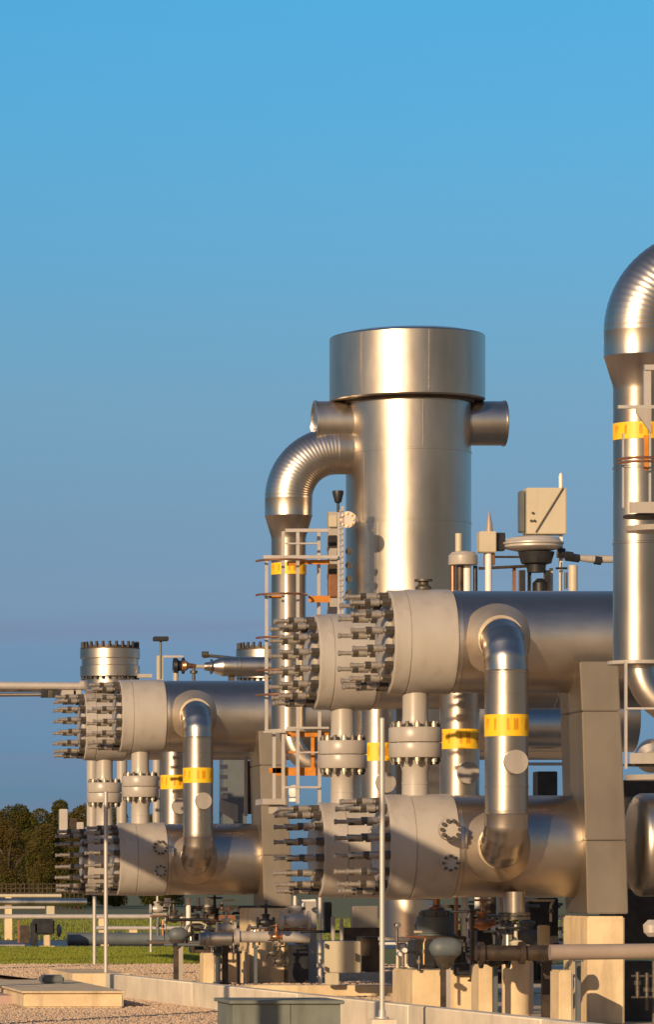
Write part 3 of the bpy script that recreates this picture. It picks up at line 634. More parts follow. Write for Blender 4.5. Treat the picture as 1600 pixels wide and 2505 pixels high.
# ------------------------------------------------------------------ things between column and riser
t = thing('cross_pipe', 'horizontal blue grey pipe seen in the gap left of the tall column', 'pipe', P(1340, 1840, 1.30))
mb = MB(); mb.cyl(P(1230, 1778, 1.30), P(1460, 1778, 1.30), L(52, 1.30), n=36); mb.build('pipe', M['clad'], t)
mb = MB(); mb.cyl(P(1230, 1868, 1.32), P(1460, 1868, 1.32), L(4, 1.32), n=8); mb.build('tracer_tube', M['pole'], t)
mb = MB(); boxp(mb, 1316, 1364, 1886, 1960, 0, .4, 1.32); tag(recentre(mb.build('black_box', M['dark'])), 'black equipment box on the lower header left of the tall column', 'equipment box')
t = thing('tall_duct', 'dark blue grey upright duct behind the left riser pipe', 'duct', P(575, 2050, 1.66))
boxp(MB(), 546, 603, 1805, 2050, 0, .6, 1.66).build('duct_body', M['greypaint'], t)
for py in (1842, 1875, 1900, 1930, 1948):
    mb = MB(); boxp(mb, 538, 556, py-5, py+5, -.06, .08, 1.60, 0); mb.build('tag_plate', M['pole'], t)
mb = MB(); mb.hexa([P(540, 1985, 1.6), P(582, 2010, 1.6), P(582, 2010, 1.6)+Y*.1, P(540, 1985, 1.6)+Y*.1, P(540, 1955, 1.6), P(582, 1968, 1.6), P(582, 1968, 1.6)+Y*.1, P(540, 1955, 1.6)+Y*.1]); mb.build('brace_plate', M['paint'], t)
mb = MB(); boxp(mb, 598, 606, 1850, 1995, 0, .05, 1.45, 0); tag(recentre(mb.build('edge_post', M['pole'])), 'pale thin upright strip at the left edge of the left column', 'post')
mb = MB(); boxp(mb, 606, 630, 1860, 1990, .03, .3, 1.45, .01); tag(recentre(mb.build('side_panel', M['darkbrown'])), 'brown side panel left of the left column', 'panel')
mb = MB(); mb.lathe(P(720, 1950, 1.2), Z, [(0, .02), (.01, .07), (.06, .085), (.12, .085), (.17, .06), (.19, .01)], 24); mb.lathe(P(720, 1960, 1.2), Z, [(0, .08), (.05, .08)], 16)
tag(recentre(mb.build('white_lamp_globe', M['white'])), 'small white globe lamp behind the railings', 'lamp')
# second vessel right of the tall column
t = thing('round_vessel', 'round ended clad vessel right of the tall column, under the platform', 'vessel', P(1560, 2190, 1.0))
mb = MB(); mb.lathe(P(1546, 2066, 1.0), X, [(0, .10), (.004, .45), (.02, .55), (.06, .61), (.11, .632), (2.5, .632)], 64); mb.sharp = 40; mb.build('shell', M['clad'], t)
mb = MB(); boxp(mb, 1530, 1700, 1905, 2330, .5, 1.0, 1.06); tag(recentre(mb.build('dark_skid', M['dark'])), 'tall black panel behind the round vessel at the right edge', 'skid')
mb = MB(); boxp(mb, 1541, 1640, 2352, 2560, .3, 1.0, 1.0); tag(recentre(mb.build('dark_skid', M['dark'])), 'black skid base below the horizontal pipe at the right edge', 'skid')

t = thing('valve_tree', 'small lit upright valve pipework in the dark gap at the lower right corner', 'pipework', P(1575, 2470, .97))
for px, y0, y1, w in ((1560, 2376, 2440, 5), (1583, 2378, 2470, 5), (1599, 2350, 2500, 4)):
    mb = MB(); mb.cyl(P(px, y1, .97), P(px, y0, .97), L(w, .97), n=14); mb.lathe(P(px, (y0+y1)/2, .97), Z, [(0, L(w, .97)), (0, L(w*1.8, .97)), (.05, L(w*1.8, .97)), (.05, L(w, .97))], 12); mb.build('upright_tube', M['nut'], t)
for py in (2386, 2438):
    mb = MB(); mb.cyl(P(1545, py, .97), P(1640, py, .97), L(3, .97), n=12); mb.build('cross_tube', M['nut'], t)
mb = MB(); mb.lathe(P(1596, 2290, .97), Z, [(0, .05), (.05, .10), (.14, .11), (.2, .05)], 20); mb.build('valve_head', M['pole'], t)
# ------------------------------------------------------------------ thin poles
def pole(label, px, y0, y1, s_, wpx, ball=False):
    t = thing('thin_pole', label, 'pole', P(px, y1, s_), 'thin pale poles along the plant edge')
    a, b = P(px, y1, s_), P(px, y0, s_); r = L(wpx/2, s_)
    mb = MB(); mb.lathe(a, Z, [(0, r*1.0), ((b-a).length-.01, r), ((b-a).length, r*.7)], 16); mb.build('pole_tube', M['pole'], t)
    mb = MB(); mb.lathe(a, Z, [(0, r*2.6), (.02, r*2.6), (.021, r*1.4), (.10, r*1.3)], 12); mb.build('foot_plate', M['pole'], t)
    return t
pole('tall thin white pole in front of the nearest headers, right of centre', 935, 1755, 2490, .93, 13)
mb = MB(); c = P(935, 2492, .93); mb.box((c.x-.14, c.y-.14, .008), (c.x+.14, c.y+.14, c.z+.002)); tag(recentre(mb.build('pole_footing', M['concrete_pale'])), 'small concrete footing under the tall white pole', 'footing')
pole('thin pole in front of the leftmost header flange', 259, 1935, 2405, 1.36, 10)
pole('short thin pole just left of the tall left pole', 231, 2190, 2370, 1.75, 9)
pole('very thin short post on the far lawn edge', 369, 2240, 2333, 2.15, 6)
pole('thin pale pole below the lower header left of the cream cabinet', 783, 2192, 2425, 1.36, 10)

# ------------------------------------------------------------------ low pipes on posts
def low_pipe(name, label, pts, rpx, s_, mat, dome=None, joints=()):
    t = thing(name, label, 'low pipe', P(pts[0][0], pts[0][1]+40, s_), 'low horizontal pipes near the ground')
    r = L(rpx, s_); mb = MB(); a, b = P(*pts[0], s_), P(*pts[1], s_); mb.cyl(a, b, r, n=28)
    mb.build('pipe', M[mat], t)
    for j in joints:
        c = P(j, pts[0][1], s_); mb = MB(); mb.cyl(c, c+X*.06, r*1.45, n=20); mb.build('joint', M[mat], t)
    return t
lp = low_pipe('low_pipe', 'beige horizontal pipe crossing in front of the large right plinth', [(1345, 2328), (1760, 2324)], 19, .93, 'paint_brown', joints=())
lp2 = low_pipe('low_pipe', 'brown grey horizontal pipe left of the beige one at lower right', [(1165, 2330), (1352, 2330)], 19, .96, 'darkbrown', joints=(1170, 1270))
lp3 = low_pipe('low_pipe', 'horizontal clad pipe under the left unit, ending beside the cream cabinet', [(575, 2290), (757, 2291)], 14, 1.36, 'paint', joints=(575, 670))
lp4 = low_pipe('low_pipe', 'short brown pipe left of the long clad pipe of the left unit', [(488, 2295), (566, 2295)], 17, 1.37, 'clad_dull', joints=(500,))
lp5 = low_pipe('low_pipe', 'slim horizontal line behind the pump skid', [(735, 2278), (1010, 2276)], 3.5, 1.30, 'dark')
def domed(label, px, py, s_, rx, r_, mat):
    t = thing('domed_pipe_end', label, 'pipe end', P(px, py+180/s_, s_), 'domed pipe ends on posts')
    r = L(r_, s_); w = L(rx, s_)
    mb = MB(); mb.lathe(P(px, py, s_)-X*w, X, [(0, .02), (.02, r*.5), (.06, r*.85), (.12, r), (2*w-.1, r), (2*w-.05, r*.9), (2*w, r*.6)], 28); mb.build('dome', M[mat], t)
    zb = .05
    c = P(px, py, s_); mb = MB(); mb.lathe((c.x, c.y, c.z-r*.7), -Z, [(0, r*1.1), (.12, r*.7), (.16, r*.5)], 20); mb.build('saddle', M['nut'], t)
    mb = MB(); w2 = L(9, s_); mb.box((c.x-w2, c.y-w2, 0.05), (c.x+w2*.2, c.y+w2, c.z-r)); mb.build('post', M['darkbrown'], t)
    mb = MB(); mb.box((c.x+w2*.22, c.y-w2, 0.05), (c.x+w2*1.4, c.y+w2*.4, c.z-r)); mb.build('post_flange', M['paint'], t)
domed('grey domed pipe end on a tapered post at lower right', 1088, 2318, .985, 38, 26, 'greypaint')  # dark grey here carries the shade lying on the dome
domed('small grey domed pipe end on a post left of the left unit', 434, 2285, 1.42, 22, 18, 'greypaint')
def posts(label, items, s_, cat='pipe support'):
    for (lab, px0, px1, y0, y1, m_, ds) in items:
        t = thing('pipe_support', lab, cat, P((px0+px1)/2, y1, s_+ds), 'upright pipe supports')
        w = px1-px0
        boxp(MB(), px0+w*.25, px1-w*.25, y0+6, y1, .03, .1, s_+ds, .004).build('post', M[m_], t)
        boxp(MB(), px0, px1, y0, y0+6, 0, .16, s_+ds, .004).build('top_plate', M[m_], t)
        boxp(MB(), px0, px1, y1-5, y1, 0, .16, s_+ds, .004).build('base_plate', M[m_], t)
posts('', [('grey upright support between small plinth and lit plinth of the left unit', 524, 545, 2330, 2405, 'greypaint', 0),
           ('brown upright support under the joint of the long clad pipe', 538, 566, 2300, 2407, 'darkbrown', .0),
           ('dark green upright support in the left unit plinth row', 578, 592, 2325, 2410, 'greypaint', .01),
           ('grey upright support left of the lit plinth of the left unit', 620, 634, 2312, 2412, 'greypaint', -.03)], 1.38)
posts('', [('dark upright support left of the round pedestal', 1206, 1224, 2350, 2483, 'greypaint', 0),
           ('brown upright support right of the round pedestal', 1318, 1362, 2350, 2500, 'darkbrown', .01),
           ('dark upright support before the left edge of the big right plinth', 1408, 1428, 2345, 2530, 'greypaint', -.03),
           ('narrow brown post in the gap left of the slim plinth', 1150, 1166, 2225, 2400, 'darkbrown', .06)], .975)
t = thing('round_pedestal', 'round yellow lit pedestal carrying a valve at lower right', 'pedestal', P(1265, 2485, .98))
mb = MB(); c = P(1262, 2485, .985); mb.lathe(c, Z, [(0, .18), (.02, .18), (.03, .165), (.64, .165), (.66, .19), (.70, .19)], 32); mb.build('drum', M['concrete'], t)
mb = MB(); boxp(mb, 1285, 1310, 2350, 2480, .1, .2, .985); mb.build('rear_plate', M['clad_dull'], t)

# ------------------------------------------------------------------ piping clutter under the headers
def drop_pipe(label, px, y0, y1, s_, rpx, mat='clad', flange=True):
    t = thing('drain_pipe', label, 'drain pipe', P(px, y1, s_), 'short drain pipes under the headers')
    a, b = P(px, y1, s_), P(px, y0, s_); r = L(rpx, s_); h = (b-a).length
    mb = MB(); mb.lathe(a, Z, [(0, r), (h, r)], 24); mb.build('pipe', M[mat], t)
    if flange:
        mb = MB(); mb.lathe(a, Z, [(0, r), (0, r*1.5), (.035, r*1.5), (.035, r)], 24); mb.lathe(a-Z*.05, Z, [(0, r), (0, r*1.5), (.035, r*1.5), (.035, r)], 24); mb.build('flange', M['nut'], t)
    return t
def valve(label, px, py, s_, k=1.0, mat='greypaint', wheel='darkbrown', axis=X):
    t = thing('gate_valve', label, 'valve', P(px, py, s_)-Z*.1*k, 'small valves in the pipework')
    c = P(px, py, s_)
    mb = MB(); mb.lathe(c-axis*.16*k, axis, [(0, .10*k), (.03*k, .10*k), (.032*k, .05*k), (.08*k, .06*k), (.12*k, .085*k), (.20*k, .085*k), (.24*k, .06*k), (.288*k, .05*k), (.29*k, .10*k), (.32*k, .10*k)], 20); mb.build('valve_body', M[mat], t)
    mb = MB(); mb.lathe(c, Z, [(0, .05*k), (.10*k, .06*k), (.13*k, .08*k), (.15*k, .08*k), (.16*k, .025*k), (.34*k, .018*k)], 16); mb.build('bonnet', M[mat], t)
    mb = MB(); r = .11*k
    pts = [c+Z*.30*k+Vector((math.cos(a), math.sin(a), 0))*r for a in [2*math.pi*i/20 for i in range(21)]]; mb.tube(pts, .014*k, 8)
    for a in (0, math.pi/2): bar(mb, c+Z*.30*k-Vector((math.cos(a), math.sin(a), 0))*r, c+Z*.30*k+Vector((math.cos(a), math.sin(a), 0))*r, .010*k)
    mb.build('handwheel', M[wheel], t)
    return t
# under the nearest unit
drop_pipe('bright clad drain pipe under the nearest lower header', 1258, 2180, 2238, .995, 26)
drop_pipe('small bright elbow stub beneath the nearest drain pipe', 1243, 2285, 2320, 1.0, 10, flange=False)
drop_pipe('bluish white upright pipe below the nearest lower header', 1137, 2190, 2320, 1.10, 9, 'white')
drop_pipe('thin orange brown upright pipe below the nearest lower header', 1116, 2190, 2310, 1.12, 5, 'copper', False)
drop_pipe('small shiny stub below the nearest lower header', 1168, 2190, 2228, 1.08, 7, 'white')
drop_pipe('short dark pipe below the nearest lower header', 1200, 2190, 2250, 1.08, 14, 'darkbrown')
drop_pipe('grey dull pipe right of the dark short one', 1225, 2190, 2300, 1.12, 10, 'clad_dull')
t = thing('pump_unit', 'dark flanged pump on the low concrete block below the nearest header', 'pump', P(1065, 2372, 1.08))
mb = MB(); mb.lathe(P(1065, 2288, 1.10), Z, [(0, .27), (.03, .27), (.04, .25), (.26, .25), (.27, .21), (.34, .20), (.36, .10)], 32); mb.build('pump_bowl', M['greypaint'], t)
boxp(MB(), 1012, 1130, 2288, 2296, -.3, .6, 1.09, .005).build('deck_plate', M['darkbrown'], t)
boxp(MB(), 1010, 1064, 2298, 2366, -.1, .5, 1.08, .02).build('motor_block', M['dark'], t)
boxp(MB(), 1108, 1150, 2355, 2385, -.1, .4, 1.06, .02).build('coupling_guard', M['dark'], t)
for k in range(7):
    mb = MB(); a = 2*math.pi*k/7; p = P(1065, 2245, 1.10)+Vector((math.cos(a)*.2, math.sin(a)*.2, 0)); mb.hexnut(p, Z, .03, .08); mb.build('stud', M['nut'], t)
mb = MB(); mb.lathe(P(1068, 2230, 1.10), Z, [(0, .10), (.06, .11), (.10, .05), (.25, .05)], 16); mb.build('discharge_neck', M['copper'], t)
valve('valve with a bright bonnet above the round pedestal', 1262, 2330, .975, 1.0, 'cabinet', 'dark')
valve('dark valve left of the round pedestal, at the end of the brown pipe', 1210, 2345, .97, 1.1, 'dark', 'dark')
valve('copper toned valve under the nearest header, above the domed pipe end', 1180, 2258, 1.05, 1.0, 'copper', 'copper')
valve('grey valve body right of the nearest drain pipe', 1290, 2290, 1.04, 1.3, 'greypaint', 'greypaint')
boxp(MB(), 1272, 1308, 2262, 2318, 0, .2, 1.03, .02)
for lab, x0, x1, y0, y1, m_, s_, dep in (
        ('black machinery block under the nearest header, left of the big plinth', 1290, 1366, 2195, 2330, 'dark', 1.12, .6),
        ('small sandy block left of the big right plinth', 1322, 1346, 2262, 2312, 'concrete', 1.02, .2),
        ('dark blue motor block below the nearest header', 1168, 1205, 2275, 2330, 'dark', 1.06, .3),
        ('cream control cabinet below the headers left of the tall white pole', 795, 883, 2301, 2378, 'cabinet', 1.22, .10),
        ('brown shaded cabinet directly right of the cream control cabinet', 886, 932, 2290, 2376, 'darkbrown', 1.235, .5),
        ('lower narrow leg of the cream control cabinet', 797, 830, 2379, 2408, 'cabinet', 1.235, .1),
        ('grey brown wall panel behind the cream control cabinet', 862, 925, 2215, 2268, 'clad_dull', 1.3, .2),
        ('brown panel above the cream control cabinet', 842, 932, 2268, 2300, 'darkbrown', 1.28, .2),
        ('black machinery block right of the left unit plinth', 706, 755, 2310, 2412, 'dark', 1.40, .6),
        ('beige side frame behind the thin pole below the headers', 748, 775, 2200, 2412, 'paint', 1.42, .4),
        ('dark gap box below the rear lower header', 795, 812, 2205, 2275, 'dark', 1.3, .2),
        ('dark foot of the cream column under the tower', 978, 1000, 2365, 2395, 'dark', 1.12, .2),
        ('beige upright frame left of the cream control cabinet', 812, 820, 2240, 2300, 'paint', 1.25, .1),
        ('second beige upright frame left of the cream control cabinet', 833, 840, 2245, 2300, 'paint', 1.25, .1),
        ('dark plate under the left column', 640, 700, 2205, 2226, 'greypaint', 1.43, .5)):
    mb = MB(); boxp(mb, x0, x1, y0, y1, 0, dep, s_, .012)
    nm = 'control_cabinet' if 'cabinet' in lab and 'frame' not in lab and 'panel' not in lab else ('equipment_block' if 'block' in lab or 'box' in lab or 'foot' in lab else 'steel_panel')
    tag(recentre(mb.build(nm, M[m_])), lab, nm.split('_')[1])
t = next(o for o in col.objects if o.get('label', '').startswith('cream control cabinet below'))
for px, py, w, h in ((873, 2340, 2, 9), (798, 2312, 2, 5), (798, 2368, 2, 5)):
    mb = MB(); mb.box(P(px-w, py+h, 1.2185), P(px+w, py-h, 1.2185)+Y*.06); mb.build('handle' if h > 6 else 'hinge', M['nut'], t)
valve('tangle of small brown valve parts hanging before the left unit plinth', 685, 2350, 1.34, .8, 'nut', 'nut')
valve('second small valve drooping over the left unit plinth', 668, 2330, 1.34, .7, 'nut', 'darkbrown')
valve('small copper valve on the long clad pipe of the left unit', 676, 2290, 1.33, .6, 'copper', 'copper')
valve('dark valve above the lit plinth of the left unit', 650, 2255, 1.35, .9, 'dark', 'dark')
valve('round bodied valve right of the left unit plinth', 722, 2250, 1.40, 1.6, 'pole', 'nut')
valve('pale valve stack in the middle of the left unit pipework', 553, 2268, 1.38, 1.0, 'paint', 'copper')
valve('black valve under the left unit lower header', 525, 2245, 1.45, 1.2, 'darkbrown', 'dark')
valve('small olive valve at the left end of the left unit pipework', 425, 2245, 1.5, 1.0, 'nut', 'nut')
valve('beige valve under the left header near its left end', 385, 2222, 1.5, .9, 'pole', 'nut')
drop_pipe('bright short drain stub at the left under the left unit', 410, 2195, 2222, 1.45, 8, 'white')
drop_pipe('bright double drain pipe in the left unit pipework', 461, 2195, 2283, 1.44, 6, 'white')
drop_pipe('brightest short drain pipe in the left unit pipework', 508, 2195, 2222, 1.44, 8, 'white')
drop_pipe('dim short drain pipe between two bright ones', 486, 2195, 2220, 1.46, 5, 'clad_dull')
drop_pipe('cream upright pipe right of the left unit valves', 604, 2225, 2280, 1.44, 6, 'cabinet')
drop_pipe('dark green upright pipe before the left unit plinth', 651, 2200, 2250, 1.36, 4, 'greypaint')
boxp(MB(), 538, 578, 2238, 2252, 0, .2, 1.42)
t = thing('pipe_saddle', 'copper brown saddle bracket in the middle of the left unit pipework', 'bracket', P(558, 2255, 1.40))
boxp(MB(), 538, 577, 2237, 2251, 0, .2, 1.40, .01).build('top_plate', M['copper'], t)
boxp(MB(), 551, 563, 2253, 2300, .05, .1, 1.40, .01).build('web', M['clad_dull'], t)

# inner kerb of the bund, dark skids behind the pipework
a, b = P(612, 2412, 1.24), P(1166, 2412, 1.24)
mb = MB(); mb.box((a.x, a.y, .101), (b.x, a.y+.5, .27)); bmesh.ops.bevel(mb.bm, geom=[e for e in mb.bm.edges], offset=.01, segments=1, affect='EDGES')
tag(recentre(mb.build('inner_kerb', M['concrete'])), 'low brightly lit inner kerb below the cream control cabinet', 'kerb')
def skid(label, x0, x1, y0, y1, s_, seed):
    rnd = random.Random(seed); t = thing('pump_skid', label, 'skid', P((x0+x1)/2, y1, s_))
    mb = MB(); x = x0
    for lx in range(int(x0), int(x1), 44):
        mb = MB(); mb.box(P(lx, y1, s_), P(lx+7, y0, s_)+Y*.12); mb.build('upright', M['darkbrown'], t)
    for py in (y0+4, (y0+y1)/2, y1-4):
        mb = MB(); mb.box(P(x0, py+4, s_)+Y*.02, P(x1, py-4, s_)+Y*.14); mb.build('beam', M['darkbrown'], t)
    x = x0+6
    while x < x1-30:
        w = rnd.uniform(22, 46); h = rnd.uniform(.35, .95)*(y1-y0)
        mb = MB(); boxp(mb, x, x+w, y1-h, y1, .3, .5, s_, .02); mb.build('machine_case', M[rnd.choice(['dark', 'darkbrown', 'greypaint', 'dark'])], t); x += w+rnd.uniform(2, 10)
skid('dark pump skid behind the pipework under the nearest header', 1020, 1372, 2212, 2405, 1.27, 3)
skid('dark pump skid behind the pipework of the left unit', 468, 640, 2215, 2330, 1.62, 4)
rnd = random.Random(21); ORD = ['first', 'second', 'third', 'fourth', 'fifth', 'sixth', 'seventh', 'eighth', 'ninth', 'tenth', 'eleventh', 'twelfth']
CN = {'copper': 'copper', 'white': 'white', 'paint': 'beige', 'dark': 'black', 'nut': 'brown steel', 'clad': 'shiny', 'cabinet': 'cream', 'greypaint': 'grey'}
for where, x0, x1, y0, y1, sa, sb, n in (('under the nearest header', 962, 1418, 2196, 2380, 1.01, 1.2, 1), ('under the left unit', 384, 742, 2198, 2330, 1.37, 1.52, 1.0)):
    for cname in CN:
        for kind in ('tube', 'box', 'line'):
            cnt = {'tube': 4, 'box': 2, 'line': 1}[kind]
            xs = sorted(rnd.uniform(x0, x1) for _ in range(cnt))
            for i, px in enumerate(xs):
                s_ = rnd.uniform(sa, sb); h = rnd.uniform(25, 80)/sa; py = rnd.uniform(y0+h, y1)
                pos = 'only' if cnt == 1 else ORD[i]
                if kind == 'tube':
                    t = thing('small_tube', f'{pos} thin upright {CN[cname]} tube from the left in the pipework {where}', 'tube', P(px, py, s_), 'thin tubes in the low pipework')
                    r = L(rnd.uniform(1.6, 4.2), s_); zb = P(px, py, s_)
                    mb = MB(); path = [zb, zb+Z*L(h*.75, s_), zb+Z*L(h*.9, s_)+X*.02, zb+Z*L(h, s_)+X*rnd.uniform(-.12, .12), zb+Z*L(h, s_)+X*rnd.choice([-.22, .22])]
                    mb.tube(path, r, 10); mb.build('tube', M[cname], t)
                    mb = MB(); mb.lathe(zb+Z*L(h*.4, s_), Z, [(0, r*1.2), (0, r*2), (.05, r*2), (.05, r*1.2)], 8); mb.build('union', M['nut'], t)
                elif kind == 'box':
                    t = thing('small_instrument', f'{pos} small {CN[cname]} instrument from the left in the pipework {where}', 'instrument', P(px, py, s_), 'small instruments in the low pipework')
                    w = rnd.uniform(6, 12)
                    mb = MB(); boxp(mb, px-w, px+w, py-w*1.6, py, 0, .1, s_, .015); mb.build('housing', M[cname], t)
                    mb = MB(); mb.lathe(P(px, py-w*.8, s_), -Y, [(0, .03), (.05, .035), (.07, .03)], 14); mb.build('dial', M['white' if cname != 'white' else 'dark'], t)
                    mb = MB(); mb.cyl(P(px, py+40, s_)+Y*.05, P(px, py, s_)+Y*.05, .018, n=8); mb.build('stem', M['nut'], t)
                else:
                    mb = MB(); w = rnd.uniform(30, 80); mb.cyl(P(px-w, py, s_), P(px+w, py, s_), L(rnd.uniform(2, 4.5), s_), n=12)
                    tag(recentre(mb.build('small_line', M[cname])), f'thin horizontal {CN[cname]} line in the pipework {where}', 'pipe', 'thin horizontal lines in the low pipework')
# ------------------------------------------------------------------ foreground left: slab, pit box
t = thing('foundation_slab', 'low flat sandy concrete slab at lower left', 'slab', P(180, 2462, 1.185))
a, b = P(58, 2466, 1.185), P(302, 2466, 1.185)
mb = MB(); mb.box((a.x, a.y, 0.008), (b.x, 1.33*G, .215)); bmesh.ops.bevel(mb.bm, geom=[e for e in mb.bm.edges], offset=.02, segments=2, affect='EDGES'); mb.build('base', M['concrete'], t)
mb = MB(); mb.box((a.x-.03, a.y-.03, .217), (b.x+.03, 1.335*G, .25)); bmesh.ops.bevel(mb.bm, geom=[e for e in mb.bm.edges], offset=.01, segments=1, affect='EDGES'); mb.build('capping', M['concrete'], t)
a, b = P(165, 2400, 1.36), P(303, 2400, 1.36)
mb = MB(); mb.box((a.x, 1.345*G, .0085), (b.x, 1.42*G, .34)); tag(recentre(mb.build('rear_slab', M['concrete'])), 'raised sandy slab behind the low flat slab at left', 'slab')
mb = MB(); c = P(128, 2405, 1.28); mb.box((c.x-.17, c.y-.2, .251), (c.x+.17, c.y+.5, .38)); bmesh.ops.bevel(mb.bm, geom=[e for e in mb.bm.edges], offset=.03, segments=2, affect='EDGES')
tag(recentre(mb.build('drain_cover', M['greypaint'])), 'dark blue grey hatch box on top of the low flat slab', 'hatch')
a, b = P(-60, 2430, 1.22), P(46, 2430, 1.22)
mb = MB(); mb.box((a.x, a.y, .0085), (b.x, a.y+8, .14)); tag(recentre(mb.build('pink_slab', simple('pink_concrete', (.46, .32, .28), .9, 0, .08, 1.5, .2, 12))), 'pinkish low slab at the left edge of the photo', 'slab')
t = thing('pit_box', 'concrete pit box in the bottom foreground, its shade put into a grey green colour', 'pit box', P(680, 2505, .94))
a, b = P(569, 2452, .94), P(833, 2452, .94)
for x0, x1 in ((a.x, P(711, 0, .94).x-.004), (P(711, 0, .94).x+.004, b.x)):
    mb = MB(); mb.box((x0, a.y, .008), (x1, a.y+1.26, .405)); mb.build('side_panel', M['shaded_box'], t)
mb = MB(); mb.box((a.x-.04, a.y-.04, .407), (b.x+.04, a.y+1.30, .45)); bmesh.ops.bevel(mb.bm, geom=[e for e in mb.bm.edges], offset=.008, segments=1, affect='EDGES'); mb.build('lid', M['shaded_box'], t)

# ------------------------------------------------------------------ far left: pipes on sleepers, fence, trees
def farpipe(label, x0, x1, py, rpx, s_, mat):
    t = thing('far_pipe', label, 'pipe', P((x0+x1)/2, py, s_), 'long low pipes across the lawn')
    mb = MB(); mb.cyl(P(x0, py, s_), P(x1, py, s_), L(rpx, s_), n=20); mb.build('pipe', M[mat], t)
    k = 0; x = x0+90
    while x < x1:
        c = P(x, py, s_); mb = MB(); mb.box((c.x-.12, c.y-.15, 0), (c.x+.12, c.y+.15, c.z-L(rpx, s_)*.8)); mb.build('sleeper', M['concrete'], t); x += 230
    return t
farpipe('cream long pipe furthest up at the left, under the trees', -300, 150, 2190, 4.5, 3.3, 'cabinet')
farpipe('thick bluish clad pipe across the left', -300, 212, 2206, 10, 3.1, 'clad')
farpipe('thin pale pipe below the thick bluish one', -300, 110, 2219, 4, 3.0, 'pole')
farpipe('beige beam like pipe reaching to the left unit', -300, 372, 2241, 6, 2.75, 'pole')
farpipe('second beige beam, short, behind the thin poles', 235, 470, 2269, 5, 2.55, 'pole')
farpipe('grey low pipe at the back edge of the lawn, left', -300, 60, 2312, 7, 2.42, 'clad_dull')
farpipe('dark shaded low pipe at the back edge of the lawn', 165, 470, 2296, 16, 2.46, 'greypaint')
mb = MB(); boxp(mb, 115, 134, 2215, 2243, 0, .4, 2.9, .02); tag(recentre(mb.build('sleeper_block', M['cabinet'])), 'cream block between the thick pipe and the beige beam', 'block')
t = thing('valve_assembly', 'dark blue valve assembly on a pale foot, on the left lawn', 'valve', P(105, 2322, 2.4))
boxp(MB(), 82, 134, 2246, 2285, 0, .5, 2.42, .05).build('body', M['dark'], t)
boxp(MB(), 76, 92, 2256, 2312, 0, .3, 2.42, .02).build('leg', M['dark'], t)
boxp(MB(), 108, 122, 2286, 2312, -.1, .3, 2.40, .02).build('pedestal', M['concrete'], t)
boxp(MB(), 98, 134, 2312, 2324, -.2, .5, 2.40, .02).build('foot', M['concrete'], t)
mb = MB(); mb.lathe(P(140, 2275, 2.42), X, [(0, .15), (.05, .22), (.12, .1)], 16); mb.build('actuator', M['dark'], t)
boxp(MB(), 43, 50, 2250, 2312, 0, .2, 2.5, .01)
mb = MB(); boxp(mb, 43, 49, 2250, 2312, 0, .1, 2.5, .01); tag(recentre(mb.build('red_post', M['copper'])), 'thin reddish post left of the dark blue valve assembly', 'post')
mb = MB(); boxp(mb, 50, 72, 2262, 2308, 0, .3, 2.6, .02); tag(recentre(mb.build('small_shed_box', M['darkbrown'])), 'small brown box left of the dark blue valve assembly', 'box')
t = thing('bollard_lamp', 'pale upright column in front of the trees left of the leftmost flange', 'column', P(156, 2050, 1.62))
boxp(MB(), 146, 166, 1978, 2042, 0, .2, 1.62, .01).build('column', M['pole'], t)
boxp(MB(), 168, 192, 2000, 2026, .05, .15, 1.62, .02).build('motor', M['darkbrown'], t)
boxp(MB(), 188, 205, 2010, 2036, 0, .15, 1.62, .01).build('bracket', M['pole'], t)
t = thing('site_fence', 'grey railing fence along the foot of the trees', 'fence', P(60, 2190, 5))
fs = 5.4
for k in range(34):
    px = -160+k*11; a = P(px, 2188, fs); a.z = 0
    mb = MB(); mb.box((a.x-.03, a.y, 0), (a.x+.03, a.y+.05, P(0, 2160, fs).z)); mb.build('post', M['darkbrown'], t)
mb = MB()
for py in (2161, 2172, 2183): mb.box(P(-165, py+1, fs)+Y*.06, P(215, py-1, fs)+Y*.1)
mb.build('rails', M['darkbrown'], t)

# ------------------------------------------------------------------ loose stuff on the ground
def scatter(name, n, region, mat, fn, seed):
    rnd = random.Random(seed); vs = []; fs = []
    for k in range(n):
        p = region(rnd)
        if p is None: continue
        fn(rnd, p, vs, fs)
    me = bpy.data.meshes.new(name); me.from_pydata(vs, [], fs); me.materials.append(mat)
    o = bpy.data.objects.new(name, me); col.objects.link(o); o['kind'] = 'stuff'; return o
def blade(rnd, p, vs, fs):
    h = rnd.uniform(.04, .11); a = rnd.random()*math.pi; w = .016; l = Vector((rnd.uniform(-.03, .03), rnd.uniform(-.03, .03), h)); d = Vector((math.cos(a), math.sin(a), 0))*w
    i = len(vs); vs += [tuple(p-d), tuple(p+d), tuple(p+l)]; fs.append((i, i+1, i+2))
def stone(rnd, p, vs, fs):
    r = rnd.uniform(.006, .019); i = len(vs); a0 = rnd.random()*6
    for k in range(5): a = a0+k*2*math.pi/5; vs.append((p.x+math.cos(a)*r*rnd.uniform(.7, 1.2), p.y+math.sin(a)*r*rnd.uniform(.7, 1.2), p.z-.004))
    b = len(vs)
    for k in range(5): a = a0+k*2*math.pi/5; vs.append((p.x+math.cos(a)*r*.7, p.y+math.sin(a)*r*.7, p.z+r*rnd.uniform(.5, .9)))
    for k in range(5): fs.append((i+k, i+(k+1) % 5, b+(k+1) % 5, b+k))
    fs.append(tuple(b+k for k in range(5)))
def frustum(y0, y1, px0, px1, z):
    def f(rnd):
        y = rnd.uniform(y0, y1); s_ = y/G; x = (rnd.uniform(px0, px1)+900)*s_/200
        return Vector((x, y, z))
    return f
